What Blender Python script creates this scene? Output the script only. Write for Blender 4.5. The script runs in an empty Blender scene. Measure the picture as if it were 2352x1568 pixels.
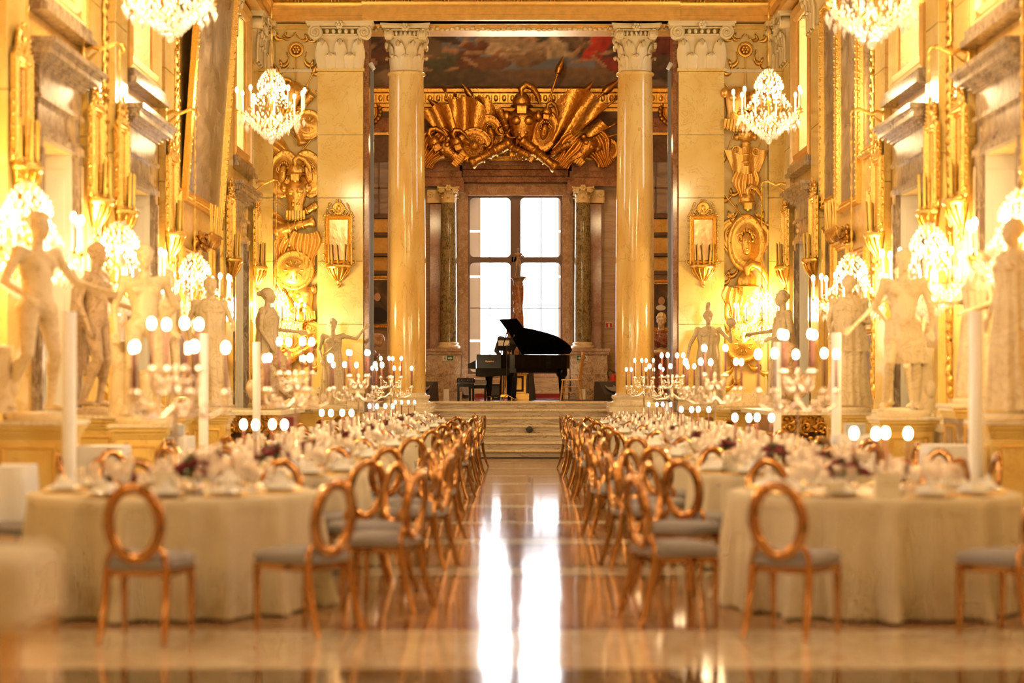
import bpy, math, random
from mathutils import Vector, Matrix, noise
R = math.radians
PI = math.pi
rnd = random.Random(7)
sc = bpy.context.scene
col = sc.collection
# ------------------------------------------------------------------ camera, sky, exposure
FPX = 4200.0                       # focal length in pixels of the 2352 px wide frame (64 mm)
cam = bpy.data.cameras.new('camera')
camo = bpy.data.objects.new('camera', cam)
col.objects.link(camo)
camo.location = (-0.21, 0, 1.5)
camo.rotation_euler = (R(90), 0, 0)
cam.sensor_width = 36.0
cam.lens = FPX / 2352 * 36
cam.shift_x = 4 / 2352
cam.shift_y = 96 / 2352
cam.clip_start = 0.05
cam.clip_end = 300
cam.dof.use_dof = True
cam.dof.focus_distance = 40.0
cam.dof.aperture_fstop = 1.0
sc.camera = camo
sc.view_settings.view_transform = 'Standard'
sc.view_settings.look = 'None'
sc.view_settings.gamma = 1.0
sc.view_settings.use_curve_mapping = False
sc.view_settings.exposure = 0.22
sc.render.use_motion_blur = False
sc.cycles.use_denoising = True
sc.cycles.use_adaptive_sampling = True
sc.cycles.adaptive_threshold = 0.10
sc.cycles.adaptive_min_samples = 12
sc.cycles.max_bounces = 5
sc.cycles.diffuse_bounces = 2
sc.cycles.glossy_bounces = 3
sc.cycles.transmission_bounces = 3
sc.cycles.transparent_max_bounces = 14
sc.cycles.sample_clamp_indirect = 6.0
sc.cycles.caustics_reflective = False
sc.cycles.caustics_refractive = False
world = bpy.data.worlds.new('sky')
sc.world = world
world.use_nodes = True
bg = world.node_tree.nodes['Background']
bg.inputs['Color'].default_value = (0.93, 0.95, 1.0, 1)
bg.inputs['Strength'].default_value = 8.0
EX = 0.0
WARM = (1.0, 0.74, 0.38)
LAMP = 1.45

def P(px, py, Y):
    """World point at depth Y behind pixel (px, py) of the photograph."""
    return ((px - 1172) * Y / FPX - 0.21, Y, 1.5 + (880 - py) * Y / FPX)

# ------------------------------------------------------------------ mesh helpers
class MB:
    def __init__(s):
        s.v = []; s.f = []; s.sm = []; s.T = None
    def add(s, vs, fs, smooth=False):
        o = len(s.v)
        if s.T is not None:
            vs = [tuple(s.T @ Vector(p)) for p in vs]
        s.v.extend(vs)
        for f in fs:
            s.f.append(tuple(i + o for i in f)); s.sm.append(smooth)
        return s
    def box(s, x0, x1, y0, y1, z0, z1):
        if x0 > x1: x0, x1 = x1, x0
        if y0 > y1: y0, y1 = y1, y0
        if z0 > z1: z0, z1 = z1, z0
        vs = [(x0,y0,z0),(x1,y0,z0),(x1,y1,z0),(x0,y1,z0),(x0,y0,z1),(x1,y0,z1),(x1,y1,z1),(x0,y1,z1)]
        return s.add(vs, [(0,3,2,1),(4,5,6,7),(0,1,5,4),(1,2,6,5),(2,3,7,6),(3,0,4,7)])
    def bbox(s, x0, x1, y0, y1, z0, z1, b=.01):
        """box with chamfered vertical edges and top"""
        lo = []
        for z, i in ((z0, 0), (z1 - b, 0), (z1, b)):
            lo.append([(x0+b+i,y0+i,z),(x1-b-i,y0+i,z),(x1-i,y0+b+i,z),(x1-i,y1-b-i,z),(x1-b-i,y1-i,z),(x0+b+i,y1-i,z),(x0+i,y1-b-i,z),(x0+i,y0+b+i,z)])
        return s.loft(lo, smooth=False)
    def loft(s, loops, closed=True, cap=True, smooth=True, wrap=False):
        n = len(loops[0]); vs = [p for l in loops for p in l]; fs = []
        m = len(loops)
        for i in range(m if wrap else m - 1):
            a = i * n; b = ((i + 1) % m) * n
            for j in range(n if closed else n - 1):
                k = (j + 1) % n
                fs.append((a + j, a + k, b + k, b + j))
        s.add(vs, fs, smooth)
        if cap and not wrap and closed:
            s.add(list(loops[0]), [tuple(range(n))[::-1]], False)
            s.add(list(loops[-1]), [tuple(range(n))], False)
        return s
    def lathe(s, prof, n=16, c=(0,0,0), cap=True, axis='z', sx=1, sy=1, smooth=True):
        loops = []
        for r, z in prof:
            l = []
            for i in range(n):
                a = 2*PI*i/n
                x, y = r*math.cos(a)*sx, r*math.sin(a)*sy
                if axis == 'z': l.append((c[0]+x, c[1]+y, c[2]+z))
                elif axis == 'y': l.append((c[0]+x, c[1]-z, c[2]+y))
                else: l.append((c[0]+z, c[1]+x, c[2]+y))
            loops.append(l)
        return s.loft(loops, cap=cap, smooth=smooth)
    def tube(s, pts, r, n=6, closed=False, flat=1.0, cap=True):
        pts = [Vector(p) for p in pts]; m = len(pts); loops = []
        up = Vector((0,0,1)); prev = None
        for i, p in enumerate(pts):
            a = pts[(i-1) % m] if (closed or i > 0) else p
            b = pts[(i+1) % m] if (closed or i < m-1) else p
            t = (b - a)
            t = t.normalized() if t.length > 1e-9 else Vector((0,0,1))
            if prev is None:
                u = t.cross(up)
                if u.length < .05: u = t.cross(Vector((0,1,0)))
            else:
                u = prev - t * prev.dot(t)
                if u.length < 1e-6: u = t.cross(up)
            u.normalize(); prev = u; w = t.cross(u)
            rr = r[i] if isinstance(r, (list, tuple)) else r
            loops.append([tuple(p + u*(rr*math.cos(2*PI*j/n)) + w*(rr*flat*math.sin(2*PI*j/n))) for j in range(n)])
        return s.loft(loops, cap=cap, wrap=closed)
    def ell(s, c, r, n=8, m=6):
        if not isinstance(r, (list, tuple)): r = (r, r, r)
        vs = [(c[0], c[1], c[2]-r[2])]; fs = []
        for i in range(1, m):
            a = PI*i/m
            for j in range(n):
                b = 2*PI*j/n
                vs.append((c[0]+r[0]*math.sin(a)*math.cos(b), c[1]+r[1]*math.sin(a)*math.sin(b), c[2]-r[2]*math.cos(a)))
        vs.append((c[0], c[1], c[2]+r[2])); t = len(vs)-1
        for j in range(n):
            k = (j+1) % n
            fs.append((0, 1+k, 1+j)); fs.append((t, 1+(m-2)*n+j, 1+(m-2)*n+k))
            for i in range(m-2):
                fs.append((1+i*n+j, 1+i*n+k, 1+(i+1)*n+k, 1+(i+1)*n+j))
        return s.add(vs, fs, True)
    def octa(s, c, r, h):
        x, y, z = c
        return s.add([(x,y,z-h),(x+r,y,z),(x,y+r,z),(x-r,y,z),(x,y-r,z),(x,y,z+h*.6)],
                     [(0,2,1),(0,3,2),(0,4,3),(0,1,4),(5,1,2),(5,2,3),(5,3,4),(5,4,1)])
    def prism(s, poly, y0, y1, ax='xz'):
        def q(a, b, d):
            return {'xz': (a, d, b), 'yz': (d, a, b), 'xy': (a, b, d)}[ax]
        n = len(poly)
        vs = [q(a, b, y0) for a, b in poly] + [q(a, b, y1) for a, b in poly]
        fs = [tuple(range(n)), tuple(range(2*n-1, n-1, -1))]
        fs += [(i, i+n, (i+1) % n+n, (i+1) % n) for i in range(n)]
        return s.add(vs, fs)
    def frame(s, w, h, prof, z0=0.0, cx=0.0):
        """rectangular moulded frame facing -y; prof = [(inset, depth)], depth towards -y"""
        loops = []
        for i, d in prof:
            loops.append([(cx-w/2+i, -d, z0+i), (cx+w/2-i, -d, z0+i), (cx+w/2-i, -d, z0+h-i), (cx-w/2+i, -d, z0+h-i)])
        return s.loft(loops, cap=False, smooth=False)
    def build(s, name, mat, parent=None, loc=None, rot=None, scale=None):
        me = bpy.data.meshes.new(name)
        me.from_pydata(s.v, [], s.f)
        me.polygons.foreach_set('use_smooth', s.sm)
        me.materials.append(mat)
        me.update()
        return place(name, me, parent, loc, rot, scale)

def place(name, me, parent=None, loc=None, rot=None, scale=None):
    o = bpy.data.objects.new(name, me)
    col.objects.link(o)
    if parent is not None: o.parent = parent
    if loc is not None: o.location = loc
    if rot is not None: o.rotation_euler = rot
    if scale is not None: o.scale = scale if isinstance(scale, (tuple, list)) else (scale,)*3
    return o
def tag(o, label=None, cat=None, group=None, kind=None):
    if label: o['label'] = label
    if cat: o['category'] = cat
    if group: o['group'] = group
    if kind: o['kind'] = kind
    return o
def thing(name, label, cat, loc=(0,0,0), rz=0.0, group=None):
    o = bpy.data.objects.new(name, None)
    o.empty_display_size = .1
    col.objects.link(o)
    o.location = loc; o.rotation_euler = (0, 0, rz)
    return tag(o, label, cat, group)
KIDS = {}
def kids(o):
    return [c for c in o.children]
def dup(root, loc, rz=0.0, label=None, group=None, scale=None):
    """copy of a thing, its parts and their sub-parts (mesh data shared)"""
    if root.name not in KIDS:
        KIDS[root.name] = [(c, [(g, []) for g in c.children]) for c in root.children]
    r = root.copy(); col.objects.link(r)
    r.location = loc; r.rotation_euler = (0, 0, rz)
    if label: r['label'] = label
    if group: r['group'] = group
    if scale: r.scale = (scale,)*3
    for c, gs in KIDS[root.name]:
        n = c.copy(); col.objects.link(n); n.parent = r
        for g, _ in gs:
            d = g.copy(); col.objects.link(d); d.parent = n
    return r
class Proto:
    """the first call moves the original, later calls copy it"""
    def __init__(s, root): s.root = root; s.used = False
    def at(s, loc, rz=0.0, label=None, group=None, scale=None):
        if s.used: return dup(s.root, loc, rz, label, group, scale)
        s.used = True
        s.root.location = loc; s.root.rotation_euler = (0, 0, rz)
        if label: s.root['label'] = label
        if group: s.root['group'] = group
        if scale: s.root.scale = (scale,)*3
        KIDS[s.root.name] = [(c, [(g, []) for g in c.children]) for c in s.root.children]
        return s.root

# ------------------------------------------------------------------ materials
def _mat(name):
    m = bpy.data.materials.new(name); m.use_nodes = True
    nt = m.node_tree; return m, nt, nt.nodes['Principled BSDF']
def _ramp(nt, stops):
    r = nt.nodes.new('ShaderNodeValToRGB')
    while len(r.color_ramp.elements) > 1: r.color_ramp.elements.remove(r.color_ramp.elements[-1])
    for i, (p, c) in enumerate(stops):
        e = r.color_ramp.elements[0] if i == 0 else r.color_ramp.elements.new(p)
        e.position = p; e.color = (*c, 1)
    return r
def plain(name, c, rough=.5, metal=0, spec=.5, bump=0, bscale=40, var=0, coat=0):
    m, nt, b = _mat(name)
    b.inputs['Base Color'].default_value = (*c, 1)
    b.inputs['Roughness'].default_value = rough
    b.inputs['Metallic'].default_value = metal
    b.inputs['Specular IOR Level'].default_value = spec
    b.inputs['Coat Weight'].default_value = coat
    if bump or var:
        t = nt.nodes.new('ShaderNodeTexCoord')
        n = nt.nodes.new('ShaderNodeTexNoise'); n.inputs['Scale'].default_value = bscale; n.inputs['Detail'].default_value = 3
        nt.links.new(t.outputs['Object'], n.inputs['Vector'])
        if var:
            r = _ramp(nt, [(.3, tuple(x*(1-var) for x in c)), (.7, tuple(min(1, x*(1+var*.6)) for x in c))])
            nt.links.new(n.outputs['Fac'], r.inputs['Fac']); nt.links.new(r.outputs['Color'], b.inputs['Base Color'])
        if bump:
            u = nt.nodes.new('ShaderNodeBump'); u.inputs['Strength'].default_value = bump; u.inputs['Distance'].default_value = .02
            nt.links.new(n.outputs['Fac'], u.inputs['Height']); nt.links.new(u.outputs['Normal'], b.inputs['Normal'])
    return m
def marble(name, c1, c2, vein, sc_=2.0, vw=.04, rough=.18, coords='Object', seed=0, stretch=(1,1,1), c3=None):
    m, nt, b = _mat(name)
    t = nt.nodes.new('ShaderNodeTexCoord')
    mp = nt.nodes.new('ShaderNodeMapping'); mp.inputs['Scale'].default_value = stretch
    mp.inputs['Location'].default_value = (seed*3.1, seed*1.7, seed*.9)
    if coords == 'World':
        g = nt.nodes.new('ShaderNodeNewGeometry'); nt.links.new(g.outputs['Position'], mp.inputs['Vector'])
    else:
        nt.links.new(t.outputs['Object'], mp.inputs['Vector'])
    n1 = nt.nodes.new('ShaderNodeTexNoise'); n1.inputs['Scale'].default_value = sc_; n1.inputs['Detail'].default_value = 6
    n1.inputs['Distortion'].default_value = .6
    nt.links.new(mp.outputs['Vector'], n1.inputs['Vector'])
    stops = [(.35, c1), (.62, c2)]
    if c3: stops = [(.3, c1), (.5, c2), (.66, c3)]
    r1 = _ramp(nt, stops)
    nt.links.new(n1.outputs['Fac'], r1.inputs['Fac'])
    n2 = nt.nodes.new('ShaderNodeTexNoise'); n2.inputs['Scale'].default_value = sc_*1.4; n2.inputs['Detail'].default_value = 8
    n2.inputs['Roughness'].default_value = .6; n2.inputs['Distortion'].default_value = 1.2
    nt.links.new(mp.outputs['Vector'], n2.inputs['Vector'])
    r2 = _ramp(nt, [(.5-vw, (0,0,0)), (.5, (1,1,1)), (.5+vw, (0,0,0))])
    nt.links.new(n2.outputs['Fac'], r2.inputs['Fac'])
    mx = nt.nodes.new('ShaderNodeMix'); mx.data_type = 'RGBA'
    nt.links.new(r2.outputs['Color'], mx.inputs[0]); nt.links.new(r1.outputs['Color'], mx.inputs[6])
    mx.inputs[7].default_value = (*vein, 1)
    nt.links.new(mx.outputs[2], b.inputs['Base Color'])
    b.inputs['Roughness'].default_value = rough
    return m
def gilt(name, c, rough=.3, metal=1.0, bump=.5, bscale=30):
    m = plain(name, c, rough, metal, bump=bump, bscale=bscale, var=.25)
    return m
def emit(name, c, s, sample=False):
    m, nt, b = _mat(name)
    b.inputs['Base Color'].default_value = (*c, 1)
    b.inputs['Emission Color'].default_value = (*c, 1)
    b.inputs['Emission Strength'].default_value = s
    if not sample: m.cycles.emission_sampling = 'NONE'
    return m
def crystal(name, tint=(1,.96,.9), w=(.35,.35,.3)):
    """cut crystal: partly clear, partly mirroring, partly scattering"""
    m, nt, b = _mat(name)
    out = nt.nodes['Material Output']
    tr = nt.nodes.new('ShaderNodeBsdfTransparent'); tr.inputs['Color'].default_value = (*tint, 1)
    gl = nt.nodes.new('ShaderNodeBsdfGlossy'); gl.inputs['Roughness'].default_value = .08; gl.inputs['Color'].default_value = (*tint, 1)
    df = nt.nodes.new('ShaderNodeBsdfTranslucent'); df.inputs['Color'].default_value = (*tint, 1)
    m1 = nt.nodes.new('ShaderNodeMixShader'); m1.inputs[0].default_value = w[1]/(w[0]+w[1])
    m2 = nt.nodes.new('ShaderNodeMixShader'); m2.inputs[0].default_value = w[2]
    nt.links.new(tr.outputs[0], m1.inputs[1]); nt.links.new(gl.outputs[0], m1.inputs[2])
    nt.links.new(m1.outputs[0], m2.inputs[1]); nt.links.new(df.outputs[0], m2.inputs[2])
    nt.links.new(m2.outputs[0], out.inputs['Surface'])
    return m
def painting(name, stops, scale=1.5, rough=.3, stretch=(1,1,1), seed=0):
    m, nt, b = _mat(name)
    t = nt.nodes.new('ShaderNodeTexCoord')
    mp = nt.nodes.new('ShaderNodeMapping'); mp.inputs['Scale'].default_value = stretch
    mp.inputs['Location'].default_value = (seed, seed*.7, seed*.3)
    n = nt.nodes.new('ShaderNodeTexNoise'); n.inputs['Scale'].default_value = scale; n.inputs['Detail'].default_value = 5; n.inputs['Distortion'].default_value = 1.5
    r = _ramp(nt, stops)
    nt.links.new(t.outputs['Object'], mp.inputs['Vector']); nt.links.new(mp.outputs['Vector'], n.inputs['Vector'])
    nt.links.new(n.outputs['Fac'], r.inputs['Fac']); nt.links.new(r.outputs['Color'], b.inputs['Base Color'])
    b.inputs['Roughness'].default_value = rough
    return m
MT = {}
MT['giallo'] = marble('yellow_marble', (.84,.54,.13), (.92,.66,.22), (.74,.44,.12), 1.6, .014, .14, 'World')
MT['giallo_col'] = marble('column_marble', (.80,.48,.12), (.90,.63,.22), (.66,.36,.10), 1.3, .012, .10, 'World', 3, (1.6,1.6,.55))
MT['ochre'] = marble('ochre_marble', (.76,.42,.10), (.86,.54,.16), (.64,.34,.08), 2.5, .02, .2, 'World')
MT['cream'] = marble('cream_marble', (.82,.66,.40), (.90,.76,.52), (.62,.46,.26), 3, .02, .3)
MT['capital'] = plain('capital_stone', (.88,.68,.34), .45, bump=.15, bscale=20)
MT['breccia'] = marble('breccia_marble', (.20,.11,.06), (.52,.36,.22), (.75,.60,.42), 5, .05, .12, 'World', 2, (1,1,1), (.34,.22,.13))
MT['brown'] = marble('brown_marble', (.38,.20,.11), (.52,.32,.19), (.66,.48,.32), 4, .03, .12, 'World', 5)
MT['greyveil'] = marble('clouded_marble', (.20,.13,.075), (.38,.27,.17), (.55,.42,.28), 2.6, .05, .15, 'World', 8, (2,2,.7))
MT['green'] = marble('green_marble', (.05,.05,.025), (.22,.17,.08), (.42,.33,.17), 6, .07, .08, 'World', 1, (1,1,.8), (.10,.09,.045))
MT['redmarble'] = marble('red_marble', (.26,.10,.05), (.40,.18,.09), (.50,.28,.16), 5, .04, .12, 'World', 4)
MT['pinkvein'] = marble('veined_marble', (.80,.70,.66), (.90,.84,.80), (.35,.26,.26), 1.2, .03, .2, 'World', 6)
MT['travertine'] = marble('striped_stone', (.50,.34,.20), (.62,.45,.29), (.38,.24,.13), 1.2, .03, .3, 'World', 3, (.4,.4,7))
MT['step'] = marble('step_marble', (.66,.50,.34), (.82,.69,.52), (.42,.30,.20), 1.6, .03, .25, 'World', 2, (.5,.6,4))
MT['plaster'] = plain('warm_plaster', (.87,.64,.24), .6, var=.06, bscale=2)
MT['plaster2'] = plain('relief_ground', (.88,.62,.22), .55, var=.05, bscale=3)
MT['vault'] = plain('vault_paint', (.46,.32,.16), .6, var=.3, bscale=1.2)
MT['gold'] = gilt('gold_leaf', (.95,.58,.14), .28, 1.0, .4, 40)
MT['gold_relief'] = plain('gilded_stucco', (.86,.50,.11), .33, .75, bump=.25, bscale=25, var=.2)
MT['gold_dark'] = gilt('antique_gold', (.50,.26,.055), .34, 1.0, .6, 22)
MT['gold_paint'] = plain('ochre_gilding', (.85,.52,.14), .35, .6, var=.12, bscale=8)
MT['copper'] = plain('rose_gold_metal', (.50,.27,.11), .10, 1.0)
MT['silver'] = plain('polished_silver', (.95,.86,.78), .10, 1.0)
MT['seat'] = plain('grey_velvet', (.30,.28,.28), .7, bump=.1, bscale=60)
MT['cloth'] = plain('linen_cloth', (.72,.63,.44), .8, bump=.12, bscale=180)
MT['white_cloth'] = plain('white_linen', (.88,.86,.84), .8)
MT['china'] = plain('white_china', (.90,.88,.84), .12)
MT['napkin'] = plain('napkin_linen', (.90,.87,.80), .8)
MT['card'] = plain('menu_card', (.90,.84,.68), .6)
MT['ink'] = plain('gold_ink', (.55,.36,.12), .5)
MT['crystal'] = crystal('chandelier_crystal', (1,.97,.93), (.22,.38,.55))
MT['glass'] = crystal('table_glass', (1,.96,.92), (.45,.40,.34))
MT['acrylic'] = crystal('clear_acrylic', (1,.93,.80), (.75,.22,.08))
MT['pane'] = crystal('window_pane', (1,1,1), (.95,.05,.0))
MT['mirror'] = plain('old_mirror', (.72,.55,.36), .12, 1.0, bump=.15, bscale=6)
MT['wax'] = plain('yellow_wax', (.90,.55,.10), .45)
MT['wax_dark'] = plain('red_wax', (.42,.10,.05), .45)
MT['wax_white'] = plain('white_wax', (.92,.84,.70), .4)
MT['wax_brown'] = plain('brown_wax', (.60,.24,.08), .45)
MT['taper'] = plain('dark_taper', (.16,.035,.02), .4)
MT['flame'] = emit('candle_flame', (1.0,.80,.48), 22)
MT['statue'] = marble('statue_marble', (.76,.58,.32), (.84,.68,.42), (.60,.42,.20), 3, .02, .42)
MT['statue_dark'] = marble('weathered_statue', (.50,.33,.18), (.62,.44,.26), (.36,.22,.10), 4, .03, .45)
MT['bust_dark'] = marble('brown_bust_stone', (.22,.13,.08), (.34,.21,.13), (.5,.34,.2), 5, .04, .3)
MT['porphyry'] = marble('porphyry', (.16,.04,.03), (.26,.08,.05), (.40,.18,.12), 9, .06, .12)
MT['black'] = plain('black_lacquer', (.006,.005,.005), .14, spec=.14)
MT['blackmatt'] = plain('black_fabric', (.02,.018,.02), .7)
MT['darkgrey'] = plain('speaker_grey', (.05,.05,.055), .5)
MT['greysat'] = plain('grey_grille', (.22,.23,.25), .5)
MT['bone'] = plain('ivory_keys', (.85,.82,.74), .3)
MT['pine'] = plain('pale_wood', (.72,.42,.14), .4, var=.15, bscale=12)
MT['walnut'] = plain('dark_wood', (.16,.08,.04), .4, var=.3, bscale=12)
MT['doorwhite'] = plain('cream_door_paint', (.90,.84,.70), .35)
MT['canvas1'] = painting('brown_canvas', [(.3,(.10,.06,.035)), (.5,(.22,.14,.08)), (.7,(.40,.28,.17))], 1.6, .22)
MT['canvas2'] = painting('grey_canvas', [(.3,(.11,.07,.045)), (.5,(.25,.17,.11)), (.72,(.40,.29,.19))], 1.2, .25, seed=4)
MT['canvas3'] = painting('night_canvas', [(.3,(.03,.02,.015)), (.55,(.09,.05,.03)), (.75,(.20,.11,.06))], 2.2, .3, seed=9)
MT['skycanvas'] = painting('painted_sky', [(.3,(.20,.16,.15)), (.5,(.36,.29,.27)), (.7,(.52,.38,.26))], 1.2, .5, (1,1,3), seed=3)
MT['redcarpet'] = plain('red_carpet', (.36,.05,.05), .9)
MT['floor_tan'] = marble('floor_tan', (.42,.20,.08), (.54,.29,.13), (.30,.13,.05), 1.0, .02, .06, 'World', 1, (.6,1.6,1))
MT['floor_cream'] = marble('floor_cream', (.70,.56,.38), (.82,.70,.52), (.50,.36,.2), 1.5, .02, .06, 'World', 2)
MT['floor_red'] = marble('floor_red', (.26,.09,.04), (.36,.14,.07), (.5,.3,.18), 2.5, .03, .06, 'World', 3)
MT['floor_dark'] = marble('floor_dark', (.10,.07,.04), (.16,.11,.06), (.3,.22,.12), 2.5, .03, .06, 'World', 4)
MT['poleglow'] = plain('white_pole_paint', (.92,.90,.88), .35)
MT['signgreen'] = plain('sign_green', (.02,.16,.06), .5)
MT['signwhite'] = plain('sign_white', (.85,.84,.78), .5)
MT['signred'] = plain('sign_red', (.60,.03,.02), .4)
MT['signdark'] = plain('dark_red_paint', (.20,.02,.03), .5)
MT['cord'] = plain('cable_rubber', (.02,.02,.02), .5)
MT['rose'] = plain('red_petals', (.16,.008,.012), .6)
MT['leaf'] = plain('dark_leaves', (.06,.10,.03), .55)
MT['skin'] = plain('skin', (.62,.36,.24), .5)
MT['hair'] = plain('dark_hair', (.04,.025,.02), .6)
MT['paper'] = plain('white_paper', (.85,.82,.75), .6)
MT['shutter'] = plain('shutter_paint', (.90,.88,.86), .45)
MT['muntin'] = plain('window_frame_paint', (.20,.13,.10), .5)
def floor_bump(m):
    nt = m.node_tree; b = nt.nodes['Principled BSDF']
    g = nt.nodes.new('ShaderNodeNewGeometry')
    mp = nt.nodes.new('ShaderNodeMapping'); mp.inputs['Scale'].default_value = (3.0, .55, 1)
    n = nt.nodes.new('ShaderNodeTexNoise'); n.inputs['Scale'].default_value = 1.6; n.inputs['Detail'].default_value = 2
    u = nt.nodes.new('ShaderNodeBump'); u.inputs['Strength'].default_value = .12; u.inputs['Distance'].default_value = .01
    nt.links.new(g.outputs['Position'], mp.inputs['Vector']); nt.links.new(mp.outputs['Vector'], n.inputs['Vector'])
    nt.links.new(n.outputs['Fac'], u.inputs['Height']); nt.links.new(u.outputs['Normal'], b.inputs['Normal'])
    b.inputs['Roughness'].default_value = .09; b.inputs['Specular IOR Level'].default_value = .6
for k in ('floor_tan', 'floor_cream', 'floor_red', 'floor_dark'): floor_bump(MT[k])

# ------------------------------------------------------------------ ornament shapes shared by many things
def spiral_pts(c, r0, r1, turns, a0=0, sgn=1, n=28, y=0):
    out = []
    for i in range(n+1):
        t = i/n; a = a0 + sgn*2*PI*turns*t; r = r0 + (r1-r0)*t
        out.append((c[0]+r*math.cos(a), c[1]+y, c[2]+r*math.sin(a)))
    return out
def bumps(m, pts, r, jit=.3):
    for p in pts:
        q = r*(1+rnd.uniform(-jit, jit))
        m.ell(p, (q, q*.8, q), 6, 4)
def edge_pts(w, h, z0, step, y=0):
    pts = []
    n = max(1, int(w/step)); k = max(1, int(h/step))
    for i in range(n+1): pts += [(-w/2+w*i/n, y, z0), (-w/2+w*i/n, y, z0+h)]
    for i in range(1, k): pts += [(-w/2, y, z0+h*i/k), (w/2, y, z0+h*i/k)]
    return pts
def acanthus(m, h, w, curl, T=None):
    """one leaf standing in the xz plane, curling out towards -y"""
    old = m.T; m.T = T
    rows = []
    prof = [(0,0,.62),(.25,.02,.8),(.5,.03,1.0),(.72,.10,.95),(.9,.28,.75),(1.0,.55,.5),(.95,.80,.30),(.84,.86,.12)]
    for t, d, ww in prof:
        lob = []
        for j in range(-3, 4):
            u = j/3
            wv = (1 if j % 2 else .78) if abs(j) == 3 else 1
            lob.append((u*w/2*ww*wv, -curl*d - .10*w*(1-u*u) - (.05*w if j % 2 == 0 else 0), h*t - abs(u)*.10*h))
        rows.append(lob)
    m.loft(rows, closed=False, cap=False)
    back = [[(x, y+.018, z) for x, y, z in l][::-1] for l in rows]
    m.loft(back, closed=False, cap=False)
    m.T = old
LEAF = {}
def leaf_mesh(h, w, curl):
    k = (round(h,2), round(w,2), round(curl,2))
    if k not in LEAF:
        m = MB(); acanthus(m, h, w, curl)
        me = bpy.data.meshes.new('acanthus_leaf'); me.from_pydata(m.v, [], m.f); me.polygons.foreach_set('use_smooth', m.sm)
        me.materials.append(MT['capital']); LEAF[k] = me
    return LEAF[k]
def volute(parent, x, z, r, y, sgn, mat, name='volute', dep=.1):
    m = MB()
    m.tube(spiral_pts((0,0,0), r, r*.18, 2.3, R(90), -sgn, 34), [r*.16]*30+[r*.12]*5, 6)
    m.lathe([(r*.98, -dep), (r*.98, 0), (r*.8, .0)], 18, (0,0,0), axis='y')
    m.lathe([(r*.2, 0), (r*.2, .03), (0.01, .045)], 8, (0,0,0), axis='y')
    return m.build(name, mat, parent, (x, y, z))
# ================================================================== THE SETTING
HW = 5.25                 # half width of the hall
YE = 36.3                 # plane of the colonnade wall
ZA = 8.63                 # underside of the entablature
ZC = 10.5                 # ceiling
ZS = 1.12                 # stage floor
YB = 48.0                 # back wall of the room behind the columns
DOORS = (20.25, 24.8, 33.75)
WINS = (20.25, 24.85, 33.9)
def structure(mb, name, mat, parent=None, **k):
    o = mb.build(name, mat, parent, **k)
    if parent is None: o['kind'] = 'structure'
    return o
# floor: ground plate and separate polished slabs
m = MB(); m.box(-HW-.6, HW+.6, -3, 38.7, -.12, -.012)
floor = structure(m, 'floor', MT['floor_dark'])
rows = [(-3, 2.5, 'tan'), (2.5, 3.0, 'red'), (3.0, 4.6, 'cream'), (4.6, 5.0, 'red'), (5.0, 8.9, 'tan'), (8.9, 9.62, 'dark'), (9.62, 11.12, 'cream'), (11.12, 11.46, 'red'), (11.46, 14.1, 'tan'), (14.1, 14.28, 'dark'), (14.28, 14.95, 'cream'), (14.95, 15.15, 'dark')]
y = 15.15
while y < 35.6:
    for d, k in ((1.75, 'tan'), (.16, 'dark'), (.62, 'cream'), (.14, 'red'), (1.5, 'tan'), (.16, 'red'), (.5, 'cream'), (.14, 'dark')):
        if y + .1 < YE + .3: rows.append((y, min(y+d, YE+.3), k))
        y += d
xs_wide = [-HW, -3.4, -1.15, 1.15, 3.4, HW]
for ya, yb, k in rows:
    if ya >= YE+.3: continue
    xs = xs_wide if (k in ('tan', 'cream') and ya > 2) else [-HW, 0, HW]
    for i in range(len(xs)-1):
        m = MB(); g = .003
        m.box(xs[i]+g, xs[i+1]-g, ya+g, yb-g, -.012, 0)
        kk = k
        if k == 'tan' and i in (0, 4) and len(xs) > 3: kk = 'cream'
        if k == 'cream' and i == 3 and 9 < ya < 10: kk = 'cream'
        m.build('floor_slab', MT['floor_'+kk], floor)
# inlaid oval at the lower right, red marble
m = MB()
m.loft([[(3.55+.62*math.cos(a), 11.6+.75*math.sin(a), z) for a in [2*PI*i/28 for i in range(28)]] for z in (0, .0015)], smooth=False)
m.build('inlay_oval', MT['floor_red'], floor)

# side walls with the openings of doors and windows cut out
def side_wall(s, name):
    m = MB(); x0, x1 = s*HW, s*(HW+.75)
    ops = sorted([(c-.78, c+.78) for c in DOORS] + [(c-.8, c+.8) for c in (2.0, 7.0, 12.0, 16.0)])
    y = -3.0
    for a, b in ops:
        m.box(x0, x1, y, a, 0, ZC); y = b
        isdoor = a > 18
        m.box(x0, x1, a, b, 4.12 if isdoor else 0, 5.85)
        m.box(x0, x1, a, b, 8.35, ZC)
        if isdoor: m.box(x1-.02, x1, a, b, 0, 4.12)
    m.box(x0, x1, y, YB+.3, 0, ZC+1.0)
    return structure(m, name, MT['ochre'])
wallL = side_wall(-1, 'wall_left'); wallR = side_wall(1, 'wall_right')
m = MB(); m.box(-HW-.75, HW+.75, -3.4, -3.0, 0, ZC); structure(m, 'wall_back', MT['giallo'])
m = MB(); m.box(-HW-.75, HW+.75, -3.4, YE+.9, ZC, ZC+.2); structure(m, 'ceiling', MT['vault'])

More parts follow.
